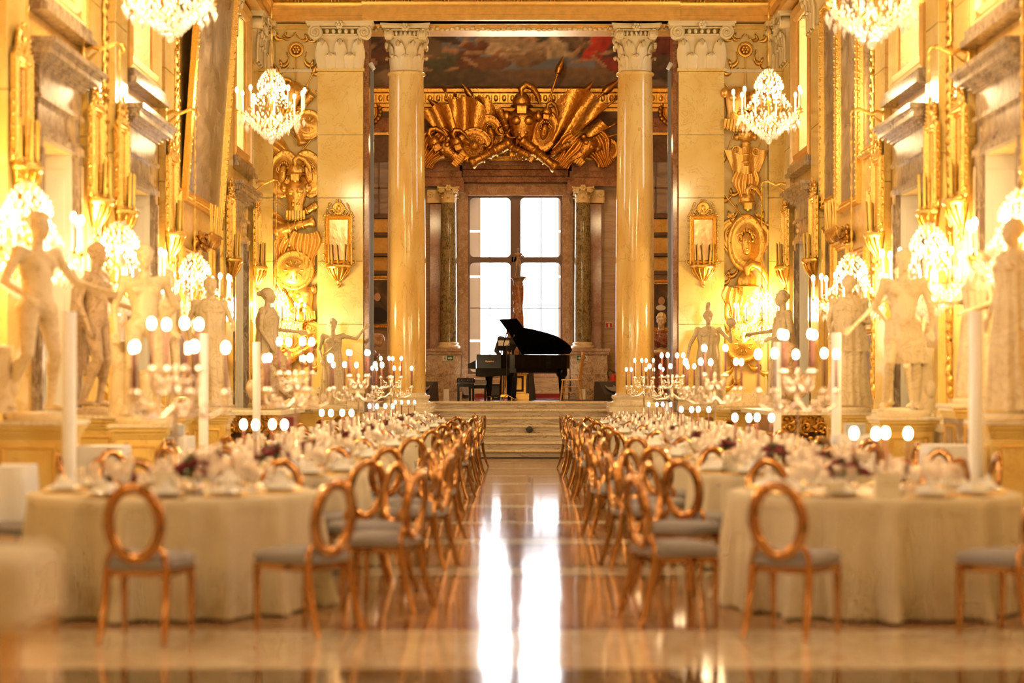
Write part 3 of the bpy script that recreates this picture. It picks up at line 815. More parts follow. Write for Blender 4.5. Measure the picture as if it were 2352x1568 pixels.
# fresco on the curved vault of the room behind (painted print: clouds, drapery, generic figures)
def fresco():
    nx, nz = 170, 56
    xs = [-5.25+10.5*i/(nx-1) for i in range(nx)]
    vs = []; cols = []
    r2 = random.Random(11)
    blobs = []
    def B(x, z, a, b, rot, c): blobs.append((x, z, a, b, math.cos(rot), math.sin(rot), c))
    sky = (.16, .17, .19); cloud = (.50, .37, .22)
    B(.4, .50, 1.6, .16, 0, cloud); B(1.0, .62, 1.3, .2, .1, cloud); B(.0, .62, 1.0, .12, -.1, (.42, .30, .18))
    for _ in range(26): B(r2.uniform(-5, -1.9), r2.uniform(0, 1), r2.uniform(.3, .9), r2.uniform(.06, .16), r2.uniform(-.4, .4), r2.choice([(.10, .065, .035), (.16, .10, .05), (.07, .045, .03)]))
    for _ in range(26): B(r2.uniform(1.7, 5), r2.uniform(0, 1), r2.uniform(.3, .9), r2.uniform(.06, .18), r2.uniform(-.4, .4), r2.choice([(.10, .055, .03), (.15, .09, .05), (.06, .04, .03)]))
    B(.2, .08, 2.8, .14, 0, (.12, .07, .035)); B(1.5, .10, 1.8, .16, 0, (.16, .09, .04)); B(-1.8, .16, 1.2, .18, .05, (.09, .06, .03))
    def figure(x, z, s, a, skin, robe):
        ca, sa = math.cos(a), math.sin(a)
        def q(u, w): return x+(u*ca-w*sa)*s, z+(u*sa+w*ca)*s*.42
        for u, w, aa, bb, r, c in ((0, 0, .42, .13, 0, robe), (.3, .1, .3, .10, .4, robe), (-.25, -.12, .34, .11, -.3, robe), (.42, .3, .10, .05, .2, skin), (.55, .45, .07, .05, 0, skin), (.15, .4, .26, .035, .8, skin), (-.5, -.1, .3, .045, -.5, skin), (-.45, .2, .3, .045, .3, skin), (.1, .25, .18, .06, 0, tuple(v*1.35 for v in robe))):
            X, Z = q(u, w); B(X, Z, aa*s, bb*s*.42*1.4, r+a, c)
    sk = (.36, .20, .10)
    figure(-1.35, .38, 1.2, .35, sk, (.13, .05, .025)); figure(-.75, .30, 1.0, -.3, sk, (.17, .075, .035)); figure(-2.0, .30, 1.0, .1, sk, (.08, .075, .04))
    figure(.25, .34, .95, -.2, (.30, .19, .10), (.20, .12, .06)); figure(.75, .72, 1.1, .2, (.42, .25, .13), (.07, .08, .06)); figure(1.35, .62, 1.0, -.9, (.34, .20, .11), (.16, .10, .06))
    figure(2.05, .50, 1.1, .6, sk, (.42, .035, .02)); figure(2.6, .3, 1.0, -.3, sk, (.22, .03, .02)); figure(-3.4, .45, 1.2, .3, sk, (.12, .05, .03)); figure(3.6, .5, 1.2, -.2, sk, (.16, .04, .03))
    for j in range(nz):
        t = j/(nz-1)
        a = t*1.25
        yv = YB-.35-2.4*(1-math.cos(a)); zv = 9.22+2.35*math.sin(a)*1.0
        t_ = t; t = t*1.45
        for x in xs:
            vs.append((x, yv, zv))
            n = noise.noise(Vector((x*1.3, t*4, 2)))
            c = [v*(1+.5*n) for v in ((.20, .135, .075) if t < .22 else sky)]
            if t > .22 and abs(x) > 2: c = [v*(1+.5*n) for v in (.15, .10, .06)]
            for bx, bz, ba, bb, ca, sa, bc in blobs:
                dx = x-bx+.10*noise.noise(Vector((x*3, t*9, 5))); dz = (t-bz)+.035*noise.noise(Vector((x*3, t*9, 9)))
                u = dx*ca+dz*2.4*sa; w = -dx*sa/2.4+dz*ca
                if abs(u) > ba or abs(w) > bb: continue
                d = (u/ba)**2+(w/bb)**2
                if d < 1:
                    k = min(1, (1-d)*3.5); sh = .75+.5*(w/bb*.5+.5)+.5*noise.noise(Vector((x*7, t*18, 1)))
                    c = [c[i]*(1-k)+bc[i]*sh*k for i in range(3)]
            cols.append((max(0, c[0]), max(0, c[1]), max(0, c[2]), 1))
    fs = [(j*nx+i, j*nx+i+1, (j+1)*nx+i+1, (j+1)*nx+i) for j in range(nz-1) for i in range(nx-1)]
    me = bpy.data.meshes.new('ceiling_fresco'); me.from_pydata(vs, [], fs)
    ca_ = me.color_attributes.new('Col', 'FLOAT_COLOR', 'POINT')
    ca_.data.foreach_set('color', [q for c in cols for q in c])
    me.polygons.foreach_set('use_smooth', [True]*len(fs))
    mt, nt, b = _mat('fresco_paint')
    at = nt.nodes.new('ShaderNodeVertexColor'); at.layer_name = 'Col'
    nt.links.new(at.outputs['Color'], b.inputs['Base Color']); b.inputs['Roughness'].default_value = .7
    me.materials.append(mt)
    o = place('ceiling_fresco', me); o['kind'] = 'structure'; return o
fresco()
m = MB(); m.box(-HW-.75, HW+.75, YE+.9, YB-2.0, 11.25, 11.4); m.box(-HW-.75, HW+.75, YE+.6, YE+.9, ZC, 11.4); m.box(-HW-.75, HW+.75, YB-2.1, YB+.7, 11.9, 12.0); structure(m, 'ceiling_back_room', MT['vault'])
# rear steps with red carpet
st = MB(); st.box(-1.25, 1.25, 46.9, YB-.16, ZS, ZS+.30); st = structure(st, 'trim_6', MT['step'])
for i in range(4):
    m = MB(); m.bbox(-1.25, 1.25, 45.9+i*.3, YB-.16, ZS+i*.13+.001, ZS+(i+1)*.13, .006); m.build('step', MT['step'], st)
m = MB(); m.box(-1.1, 1.1, 45.2, 45.88, ZS, ZS+.015); m.box(-1.1, 1.1, 45.875, 45.895, ZS, ZS+.12); structure(m, 'trim_7', MT['redcarpet'])
# ================================================================== LAMPS: crystal chandeliers
def make_chandelier():
    root = thing('chandelier', 'crystal chandelier', 'chandelier')
    m = MB(); m.lathe([(.012, .18), (.02, .3), (.05, .34), (.02, .4), (.018, .6), (.05, .64), (.018, .7), (.015, 1.05), (.06, 1.08), (.03, 1.14), (.01, 1.2)], 10); m.build('stem', MT['gold'], root)
    m = MB(); m.tube([(0, 0, 0), (0, 0, 1.0)], .008, 5)
    for i in range(12): m.ell((0, 0, (i+.5)/12), (.016, .016, .03), 6, 4)
    m.build('chain', MT['gold'], root, (0, 0, 1.2))
    r1 = random.Random(3)
    m = MB()
    def ringz(r, z, n, s, h):
        for i in range(n):
            a = 2*PI*(i+r1.random()*.6)/n
            m.octa((r*math.cos(a), r*math.sin(a), z+r1.uniform(-.012, .012)), s, h)
    for i in range(7): ringz(.06+.16*math.sin(i/6*PI/2), 1.14-.045*i, 9+2*i, .018, .032)
    for i in range(6): ringz(.15+.035*i, .84-.05*i, 15+i, .017, .03)
    for i in range(8): ringz(.44-.045*i, .41-.044*i, 30-2*i, .022, .045)
    for i in range(10):                        # swags from arm to arm
        a0, a1 = 2*PI*i/10, 2*PI*(i+1)/10
        for k in range(7):
            t = k/6; a = a0+(a1-a0)*t; m.octa((.44*math.cos(a), .44*math.sin(a), .44-.10*math.sin(PI*t)), .011, .018)
        for k in range(6):
            t = k/5; r = .2+.26*t; m.octa((r*math.cos(a0), r*math.sin(a0), .88-.42*t-.08*math.sin(PI*t)), .011, .018)
    o = m.build('crystal_beads', MT['crystal'], root); o['kind'] = 'stuff'
    dm = MB(); dm.octa((0, 0, 0), .034, .085); dm.octa((0, 0, .06), .012, .02)
    dme = None
    for i in range(20):
        a = 2*PI*i/20; r = (.50, .40)[i % 2]; z = (.33, .24)[i % 2]
        if dme is None: o = dm.build('crystal_drop', MT['crystal'], root, (r, 0, z)); dme = o.data
        else: place('crystal_drop', dme, root, (r*math.cos(a), r*math.sin(a), z))
    m = MB(); m.ell((0, 0, .04), (.05, .05, .055), 10, 8); m.octa((0, 0, .13), .03, .05); m.build('crystal_ball', MT['crystal'], root)
    ame = cme = fme = None
    for i in range(10):
        a = 2*PI*(i+.5)/10; rr = .50 if i % 2 else .56; zz = .42 if i % 2 else .46
        m = MB()
        m.tube([(.02, 0, .40), (.16, 0, .26), (.34, 0, .30), (.46, 0, .42), (.52, 0, .47)], .009, 5)
        m.lathe([(.01, 0), (.045, .012), (.05, .02), (.018, .022), (.018, .05)], 8, (.52, 0, .47))
        if ame is None: o = m.build('arm', MT['gold'], root); ame = o.data
        else: o = place('arm', ame, root)
        k = rr/.53; o.rotation_euler = (0, 0, a); o.scale = (k, k, 1); zc = .50
        x, y = .52*k*math.cos(a), .52*k*math.sin(a)
        if cme is None:
            m = MB(); m.lathe([(.014, 0), (.013, .26), (.004, .265)], 8); c = m.build('candle', MT['wax_white'], root); cme = c.data
            m = MB(); m.ell((0, 0, .30), (.024, .024, .045), 8, 6); f = m.build('flame', MT['flame'], c); fme = f.data
        else:
            c = place('candle', cme, root); place('flame', fme, c)
        c.location = (x, y, zc)
    return root
CH = Proto(make_chandelier())
def lamp(loc, e, r=.3, c=WARM, parent=None, name='lamp'):
    l = bpy.data.lights.new(name, 'POINT'); l.energy = e*LAMP; l.color = c; l.shadow_soft_size = r
    o = bpy.data.objects.new(name, l); col.objects.link(o); o.location = loc
    return o
CHAND_W = 150
def hang(x, y, z0, ztop, label, e=1.0, group=None):
    c = CH.at((x, y, z0), rnd.uniform(0, 1), label, group)
    for k in c.children:
        if k.name.startswith('chain'): k.scale = (1, 1, ztop-z0-1.2)
    lamp((x, y, z0+.72), CHAND_W*e, .22)
    return c
WALLCH = [(-4.70, 17.0, 'large crystal chandelier at the left edge, cut by the frame'), (-4.74, 21.2, 'crystal chandelier on a bracket beside the second pair of left statues'), (-4.74, 26.25, 'crystal chandelier on a bracket before the left paintings, third from the left edge'), (-4.74, 35.4, 'small crystal chandelier in the far left corner, hanging low near the draped woman statue'),
          (4.69, 17.5, 'crystal chandelier at the right edge, cut by the frame'), (4.69, 21.4, 'crystal chandelier on a bracket above the pair of male statues, right wall'), (4.69, 26.25, 'crystal chandelier on a bracket before the right paintings, above the headless draped statue'), (4.69, 35.6, 'small crystal chandelier in the far right corner, hanging low beside the relief panel')]
for x, y, lab in WALLCH: hang(x, y, 2.22, 5.37, lab)
for x, y, lab in ((-3.93, 28.5, 'crystal chandelier hanging high before the left relief panel'), (-3.93, 20.0, 'crystal chandelier hanging high at the top left edge of the view'), (3.82, 28.5, 'crystal chandelier hanging high before the right relief panel'), (3.82, 20.4, 'crystal chandelier hanging high at the top right edge of the view')):
    hang(x, y, 5.24, ZC, lab)
def bracket(s, y, label):
    b = thing('chandelier_bracket', label, 'bracket', (s*(HW-.11), y, 5.37), R(90) if s < 0 else R(-90))
    m = MB()
    m.tube([(0, 0, 0), (0, -.08, .03), (0, -.18, .0), (0, -.26, .03), (0, -.34, .07), (0, -.43, .05), (0, -.46, -.02), (0, -.42, -.05)], [.03, .028, .03, .022, .028, .02, .016, .01], 6)
    m.tube([(0, 0, -.14), (0, -.06, -.10), (0, -.16, -.02)], [.02, .02, .012], 5)
    m.tube(spiral_pts((0, 0, 0), .05, .015, 1.2, 0, 1, 12), .012, 5)
    m.build('arm', MT['gold'], b)
    m = MB(); m.bbox(-.05, .05, 0, .02, -.18, .1, .005); m.build('wall_plate', MT['gold'], b)
for x, y, lab in WALLCH:
    s = -1 if x < 0 else 1
    bracket(s, y, 'gilt scroll bracket on the %s wall carrying the %s chandelier' % ('left' if s < 0 else 'right', {17.0: 'nearest', 17.5: 'nearest', 21.2: 'second', 21.4: 'second', 26.25: 'third', 35.4: 'farthest', 35.6: 'farthest'}[y]))
# chandeliers of the hall behind the camera (same rows going on)
for y in (12.0, 6.5, 1.0):
    for s in (-1, 1):
        hang(s*4.72, y, 2.6 if y < 10 else 2.9, 5.37, 'crystal chandelier on the %s wall, %s the viewpoint' % ('left' if s < 0 else 'right', {12.0: 'ahead and outside the view of', 6.5: 'beside', 1.0: 'level with'}[y]), .55)
for y in (12.5, 5.0):
    for s in (-1, 1): hang(s*3.85, y, 6.2, ZC, 'crystal chandelier hanging high %s of the viewpoint, %s' % ('left' if s < 0 else 'right', 'forward' if y > 9 else 'nearer'), .65)
# fill lights added to warm the back room, no fixture belongs to them
lamp((-.07, 40.6, 9.9), 300, .5, (1, .62, .30), name='back_room_fill')
lamp((-2.6, 38.2, 6.5), 45, .2, name='back_room_fill'); lamp((2.6, 38.2, 6.5), 45, .2, name='back_room_fill')

# ================================================================== MIRROR SCONCES
def make_sconce():
    s = thing('mirror_sconce', 'gilded mirror', 'mirror sconce')
    m = MB(); w, h, z0 = .54, .98, .42
    m.frame(w, h, [(0, 0), (0, .05), (.03, .075), (.055, .04), (.075, .055), (.09, .03), (.09, 0)], z0)
    bumps(m, [(x*.9, -.07, z) for x, _, z in edge_pts(w, h, z0, .035)], .012)
    m.build('frame', MT['gold'], s)
    m = MB(); m.box(-w/2+.08, w/2-.08, -.02, -.012, z0+.08, z0+h-.08); m.build('mirror_glass', MT['mirror'], s)
    m = MB(); zc = z0+h+.13
    m.lathe([(.13, 0), (.135, .03), (.11, .045), (.09, .03), (.02, .04)], 20, (0, 0, zc), axis='y')
    m.ell((0, -.04, zc), (.045, .03, .07), 8, 6)
    m.build('crest_medallion', MT['gold'], s)
    m = MB()
    for sx in (-1, 1):
        m.tube(spiral_pts((sx*.13, 0, z0+h+.06), .09, .03, 1.2, R(200) if sx < 0 else R(-20), -sx, 16, -.04), .018, 5)
        m.tube(spiral_pts((sx*.27, 0, z0+h-.02), .05, .015, 1.2, R(90), sx, 12, -.04), .014, 5)
        m.tube(spiral_pts((sx*.29, 0, z0+.06), .06, .015, 1.2, R(-90), sx, 12, -.04), .014, 5)
        bumps(m, [(sx*(.27-.02*i), -.045, z0+h-.0+.045*i) for i in range(6)], .024)
        bumps(m, [(sx*(.29+.01*math.sin(i)), -.03, z0+.1+.11*i) for i in range(8)], .02)
    bumps(m, [(.05*math.cos(i*.9), -.05, zc+.15+.02*math.sin(i*.9)) for i in range(7)], .02)
    m.build('crest_foliage', MT['gold'], s)
    m = MB()
    m.loft([[(r*math.cos(a), -.0-r*.85*math.sin(a), z) for a in [PI*i/14 for i in range(15)]] for r, z in ((.03, .0), (.05, .04), (.03, .08), (.10, .16), (.19, .26), (.22, .34), (.25, .36), (.26, .40), (.24, .42))], smooth=True)
    for i in range(7):
        a = PI*(i+.5)/7; m.tube([(r*math.cos(a), -r*.85*math.sin(a), z) for r, z in ((.06, .1), (.12, .17), (.20, .26), (.235, .34))], [.012, .02, .02, .01], 5)
    m.ell((0, -.03, .0), (.035, .035, .045), 8, 6)
    m.build('bracket_shelf', MT['gold'], s)
    cme = None
    for i in range(5):
        a = PI*(i+.5)/5; x, y = .19*math.cos(a), -.15*math.sin(a)-.02
        if cme is None:
            m = MB(); m.lathe([(.03, 0), (.022, .03), (.016, .035)], 8); m.lathe([(.0155, .03), (.0155, .40), (.004, .41)], 8)
            c = m.build('wax_candle', MT['wax'], s, (x, y, .42)); cme = c.data
        else: c = place('wax_candle', cme, s, (x, y, .42))
        c.rotation_euler = (rnd.uniform(-.05, .05), rnd.uniform(-.1, .1), 0)
    return s
SC = Proto(make_sconce())
so1 = None
for s in (-1, 1):
    sd = 'left' if s < 0 else 'right'
    SC.at((s*3.60, YE-.17, 3.42), 0, 'gilded mirror with five wax candles on the broad pilaster %s of the piano' % sd)
    for y, wh in ((18.3, 'nearest to the camera'), (21.6, 'just past the nearest door'), (23.0, 'just before the second door'), (26.4, 'just past the second door'), (32.0, 'just before the farthest door'), (35.3, 'in the far corner')):
        SC.at((s*(HW-.12), y, 3.22 if y < 35 else 3.3), R(90) if s < 0 else R(-90), 'gilded mirror sconce with wax candles on the %s wall, %s' % (sd, wh), scale=1.1)
# gilt wall candelabra above the picture frames
def make_girandole():
    s = thing('wall_candelabrum', 'gilt wall candelabrum', 'candelabrum')
    m = MB(); m.ell((0, -.05, 0), (.35, .08, .12), 10, 6); bumps(m, [(rnd.uniform(-.34, .34), -.12+rnd.uniform(-.02, .02), rnd.uniform(-.1, .14)) for _ in range(40)], .04)
    m.build('backplate', MT['gold_dark'], s)
    for i in range(9):
        x = -.48+.12*i
        m = MB(); m.tube([(x*.4, -.1, 0), (x*.8, -.26, -.10), (x, -.32, .0), (x, -.32, .08)], .012, 5); m.lathe([(.04, .08), (.045, .10), (.018, .10), (.018, .13)], 8, (x, -.32, 0))
        m.build('arm', MT['gold_dark'], s)
        m = MB(); m.lathe([(.012, 0), (.011, .45), (.003, .455)], 7); m.build('wax_candle', MT['wax'], s, (x, -.32, .12), (rnd.uniform(-.1, .1), rnd.uniform(-.16, .16), 0))
    return s
GI = Proto(make_girandole())
GI.at((-HW+.02, 29.2, 3.75), R(90), 'gilt candelabrum with leaning yellow candles, left wall between the paintings')
GI.at((HW-.02, 29.2, 3.85), R(-90), 'gilt candelabrum with leaning yellow candles, right wall between the paintings')

# ================================================================== PAINTINGS on the side walls
def picture(loc, rz, w, h, bar, mat, label, tilt=0, name='framed_painting', cat='painting', fm='gold', sub=None):
    p = thing(name, label, cat, loc, rz)
    p.rotation_euler = (tilt, 0, rz)
    d = bar*.55
    m = MB(); m.frame(w, h, [(0, 0), (0, d*.8), (bar*.25, d), (bar*.45, d*.55), (bar*.65, d*.75), (bar*.85, d*.35), (bar, d*.4), (bar, 0)])
    if w*h > 1.5: bumps(m, [(x, -d*.9, z) for x, _, z in edge_pts(w-bar*.5, h-bar*.5, bar*.25, .1)], .025)
    m.build('frame', MT[fm], p)
    m = MB(); m.box(-w/2+bar*.95, w/2-bar*.95, -d*.3, -.003, bar*.95, h-bar*.95); m.build('canvas', MT[mat], p)
    return p
for s in (-1, 1):
    sd = 'left' if s < 0 else 'right'; rz = R(90) if s < 0 else R(-90); X = s*HW
    if s < 0:
        picture((X, 29.75, 4.3), rz, 3.6, 4.05, .2, 'canvas2', 'huge gold-framed dark painting leaning out from the left wall', R(4))
        picture((X, 27.0, 4.7), rz, 1.0, 3.3, .13, 'canvas1', 'tall narrow gold-framed painting beside the leaning one, left wall')
    else:
        picture((X, 31.05, 4.5), rz, 1.5, 3.5, .17, 'canvas2', 'tall gold-framed painting nearest the far corner, right wall')
        picture((X, 29.3, 4.3), rz, 1.75, 3.9, .17, 'canvas2', 'tallest gold-framed painting, middle one of three on the right wall')
        picture((X, 27.5, 4.95), rz, 1.5, 3.3, .17, 'canvas2', 'gold-framed painting nearest the camera of three on the right wall')
    for y, w, z0, h, wh in ((27.2, 1.1, 3.1, 1.35, 'nearest'), (28.6, 1.2, 2.4, 1.2, 'second'), (30.0, 1.1, 2.5, 1.3, 'third'), (31.3, .9, 3.0, 1.2, 'farthest')):
        picture((X, y, z0), rz, w, h, .12, 'canvas2' if s < 0 else 'canvas1', 'small gold-framed painting in the lower row, %s on the %s wall' % (wh, sd))
    for y, w, z0, h, wh in ((27.6, 1.3, 1.25, 1.1, 'nearer'), (30.4, 1.3, 1.25, 1.1, 'farther')):
        picture((X, y, z0), rz, w, h, .12, 'canvas1', 'dark gold-framed painting low on the %s wall, the %s one' % (sd, wh))
# portraits in the room behind
for s in (-1, 1):
    sd = 'left' if s < 0 else 'right'
    cx = -3.75 if s < 0 else 3.78
    p = picture((cx, YB-.25, 2.95 if s < 0 else 2.85), 0, 1.25, 1.35, .10, 'canvas3', 'dark portrait in a thin gold frame behind the %s column, %s' % (sd, 'bearded face' if s < 0 else 'man with a white ruff'))
    z = 2.95 if s < 0 else 2.85
    ux = .05 if s < 0 else -.06
    m = MB(); m.lathe([(.13, 0), (.01, .006)], 20, (ux, -.02, .62), axis='y', sy=.55) if s > 0 else m.lathe([(.30, 0), (.01, .006)], 20, (ux, -.02, .30), axis='y', sy=.8)
    m.build('painted_collar', MT['paper'] if s > 0 else MT['blackmatt'], p)
    m = MB(); m.lathe([(.085, 0), (.01, .008)], 16, (ux+.02, -.024, .80), axis='y', sy=1.3); m.build('painted_face', MT['skin'], p)

# ================================================================== MILITARY TROPHIES (gilded relief pieces)
def pc_shield(m, face=False):
    m.lathe([(.5, 0), (.5, .05), (.46, .08), (.42, .05), (.3, .08), (.27, .10), (.16, .09), (.12, .14), (.02, .16)], 26, axis='y')
    for i in range(14): a = 2*PI*i/14; m.ell((.44*math.cos(a), -.075, .44*math.sin(a)), .022, 5, 4)
    if face:
        m.ell((0, -.14, -.02), (.14, .08, .19), 10, 8); m.ell((0, -.22, -.03), (.025, .03, .05), 6, 5)
        for sx in (-1, 1): m.ell((sx*.055, -.205, .03), (.03, .015, .015), 6, 4); m.tube(spiral_pts((sx*.16, 0, .08), .09, .02, 1.3, 0, sx, 10, -.12), .025, 5)
        m.ell((0, -.205, -.11), (.045, .02, .014), 6, 4)
        for i in range(7): a = PI*(i+.5)/7; m.ell((.16*math.cos(a), -.12, .08+.14*math.sin(a)), .045, 6, 4)
    else:
        for i in range(10): a = 2*PI*i/10; m.tube([(.16*math.cos(a), -.1, .16*math.sin(a)), (.24*math.cos(a), -.11, .24*math.sin(a))], .02, 5)
def pc_oval(m):
    m.T = Matrix.Scale(.8, 4, (1, 0, 0)) @ Matrix.Scale(1.25, 4, (0, 0, 1)); pc_shield(m, True); m.T = None
def pc_helmet(m):
    m.ell((0, -.12, .05), (.2, .16, .22), 12, 8); m.lathe([(.26, 0), (.24, .03), (.19, .03)], 16, (0, -.12, -.05), sy=1.0)
    m.box(-.1, .1, -.26, -.12, -.22, -.05); m.ell((0, -.12, -.14), (.11, .12, .14), 8, 6)
    m.tube([(0, -.2, .12), (-.02, -.22, .32), (.08, -.2, .42), (.24, -.16, .36), (.36, -.12, .18), (.40, -.1, .0)], [.03, .07, .085, .08, .06, .02], 7)
def pc_cuirass(m):
    m.loft([[(w*math.cos(a), -.04-d*abs(math.sin(a)) if math.sin(a) < 0 else 0, z) for a in [2*PI*i/20 for i in range(20)]] for z, w, d in ((-.34, .20, .16), (-.2, .19, .16), (0, .25, .2), (.18, .30, .22), (.3, .26, .18), (.4, .12, .12))])
    for sx in (-1, 1):
        m.ell((sx*.11, -.22, .14), (.11, .05, .09), 8, 6); m.ell((sx*.30, -.08, .24), (.10, .1, .12), 8, 6); m.ell((sx*.06, -.2, -.08), (.05, .03, .05), 6, 4); m.ell((sx*.06, -.2, -.18), (.05, .03, .05), 6, 4)
    for i in range(7):
        x = -.21+.07*i; m.box(x-.028, x+.028, -.17, -.06, -.58+abs(x)*.2, -.34); m.ell((x, -.16, -.58+abs(x)*.2), .03, 6, 4)
def pc_flag(m):
    m.tube([(0, -.06, -.6), (0, -.06, .75)], .022, 6); m.octa((0, -.06, .82), .045, .12)
    top = []; n = 12
    for j in range(9):
        z = .62-.13*j; row = []
        for i in range(n+1):
            u = i/n; w = .62*(1-.55*(j/8)**2); row.append((u*w, -.08-.05*math.sin(u*9+j*.5), z-.32*u*u-.05*math.sin(u*7)))
        top.append(row)
    m.loft(top, closed=False, cap=False); m.loft([[(x, y+.02, z) for x, y, z in l][::-1] for l in top], closed=False, cap=False)
def pc_spear(m):
    m.tube([(0, -.05, -.7), (0, -.05, .62)], .02, 6); m.loft([[(w, -.05, z), (0, -.05-w*.4, z), (-w, -.05, z), (0, -.05+w*.3, z)] for z, w in ((.6, .02), (.64, .06), (.74, .07), (.95, .004))]); m.ell((0, -.05, .6), .035, 6, 4)
def pc_quiver(m):
    m.lathe([(.06, -.4), (.09, -.38), (.12, .2), (.14, .24), (.11, .26)], 12, (0, -.1, 0))
    for i in range(6):
        x = -.08+.032*i; m.tube([(x, -.1, .2), (x*1.3, -.1, .40)], .008, 4); m.box(x*1.3-.014, x*1.3+.014, -.11, -.09, .34, .42)
    for z in (-.3, -.1, .1): m.lathe([(.125, 0), (.13, .02), (.12, .04)], 12, (0, -.1, z))
def pc_ribbon(m):
    a = []; 
    for i in range(26):
        t = i/25; a.append((-.5*t+.10*math.sin(t*13), -.05-.04*math.sin(t*17), .1-.5*t+.12*math.cos(t*13)))
    lo = [[(x, y, z+.09), (x, y-.03, z), (x, y, z-.09), (x, y+.03, z)] for x, y, z in a]
    m.loft(lo, closed=True)
def pc_drape(m):
    rows = []
    for j in range(10):
        z = .4-.09*j; w = .30+.10*math.sin(j*.6); rows.append([(-w+2*w*i/22, -.10-.05*math.sin(i*1.3+j*.35)-.06*(1-(i/11-1)**2), z-.08*math.sin(i/22*PI)) for i in range(23)])
    m.loft(rows, closed=False, cap=False); m.loft([[(x, 0, z) for x, y, z in (rows[0])], rows[0]], closed=False, cap=False)
def pc_rosette(m):
    m.lathe([(.2, 0), (.22, .04), (.2, .07), (.17, .05), (.15, .07), (.14, .03), (.03, .04)], 22, axis='y')
    for i in range(6): a = i*PI/3; m.ell((.075*math.cos(a), -.06, .075*math.sin(a)), (.045, .02, .045), 6, 4)
    m.ell((0, -.08, 0), .03, 6, 4)
def pc_cannon(m):
    m.lathe([(.05, -.62), (.16, -.6), (.17, -.5), (.15, -.48), (.145, -.2), (.165, -.18), (.165, -.14), (.13, -.12), (.11, .4), (.14, .44), (.16, .5), (.15, .56), (.08, .56), (.075, .4)], 20, (0, -.15, 0))
    for z in (-.35, 0, .2): m.lathe([(.15, 0), (.16, .02), (.14, .04)], 20, (0, -.15, z))
PCS = {}
def piece(kind, parent, x, z, rot=0, s=1.0, y=0, mat='gold_relief', yaw=0, flip=1):
    fn, nm = {'shield': (pc_shield, 'shield'), 'face': (lambda m: pc_shield(m, True), 'mask_shield'), 'oval': (pc_oval, 'oval_shield'), 'helmet': (pc_helmet, 'helmet'), 'cuirass': (pc_cuirass, 'cuirass'), 'flag': (pc_flag, 'flag'), 'spear': (pc_spear, 'spear'), 'quiver': (pc_quiver, 'quiver'), 'ribbon': (pc_ribbon, 'ribbon'), 'drape': (pc_drape, 'drapery'), 'rosette': (pc_rosette, 'rosette'), 'cannon': (pc_cannon, 'cannon')}[kind]
    k = (kind, mat)
    if k not in PCS:
        m = MB(); fn(m); o = m.build(nm, MT[mat], parent); PCS[k] = o.data
    else: o = place(nm, PCS[k], parent)
    o.location = (x, y, z); o.rotation_euler = (0, R(rot), R(yaw)); o.scale = (s*flip, s, s)
    return o
def relief(cx, items, label):
    t = thing('trophy_relief', label, 'relief', (cx, YE-.03, 0))
    for k, px, py, rot, s, *r in items:
        X, _, Z = P(px, py, YE)
        piece(k, t, X-cx, Z, rot, s*(1.18 if s < .7 else 1.05), -.01*(r[1] if len(r) > 1 else 0), flip=r[0] if r else 1)
relief(-4.45, [('rosette', 681, 115, 0, .6), ('ribbon', 668, 88, 40, .42), ('ribbon', 692, 92, -40, .42, -1), ('ribbon', 662, 140, -10, .5), ('ribbon', 702, 140, 10, .5, -1), ('spear', 681, 175, 180, .5), ('ribbon', 680, 165, 50, .25),
    ('spear', 668, 215, -30, .7), ('spear', 698, 215, 25, .7), ('cuirass', 672, 225, 12, .65), ('quiver', 705, 235, 40, .55), ('helmet', 655, 210, -10, .45), ('cannon', 682, 295, 160, .55), ('shield', 708, 288, 0, .52, 1, 6), ('spear', 660, 300, -45, .7), ('flag', 655, 330, -30, .5, -1), ('spear', 700, 340, 40, .6),
    ('oval', 652, 400, 8, .66, 1, 3), ('oval', 710, 400, -10, .66, 1, 3), ('helmet', 682, 400, 0, .7, 1, 12), ('cuirass', 682, 455, 0, .75, 1, 8), ('spear', 650, 470, -60, .6), ('quiver', 712, 482, 60, .6), ('flag', 655, 505, -50, .5, -1), ('cannon', 680, 520, 75, .6), ('quiver', 660, 545, -20, .5), ('shield', 655, 548, 0, .28, 1, 6),
    ('drape', 705, 570, 0, .8, 1, 6), ('drape', 660, 575, 15, .6), ('shield', 678, 622, 0, .68, 1, 14), ('spear', 715, 640, 35, .6), ('spear', 650, 660, -35, .6), ('cuirass', 700, 690, -10, .7, 1, 4), ('quiver', 660, 690, -35, .6), ('helmet', 690, 735, 0, .6, 1, 6), ('shield', 712, 765, 0, .45, 1, 5), ('ribbon', 680, 790, 20, .5), ('oval', 668, 770, -15, .5), ('flag', 650, 800, -140, .45), ('ribbon', 690, 830, -20, .5, -1), ('cannon', 685, 815, 60, .5), ('ribbon', 670, 850, 10, .4)],
    'gilded stucco relief of helmets, shields and arms on the left end wall')
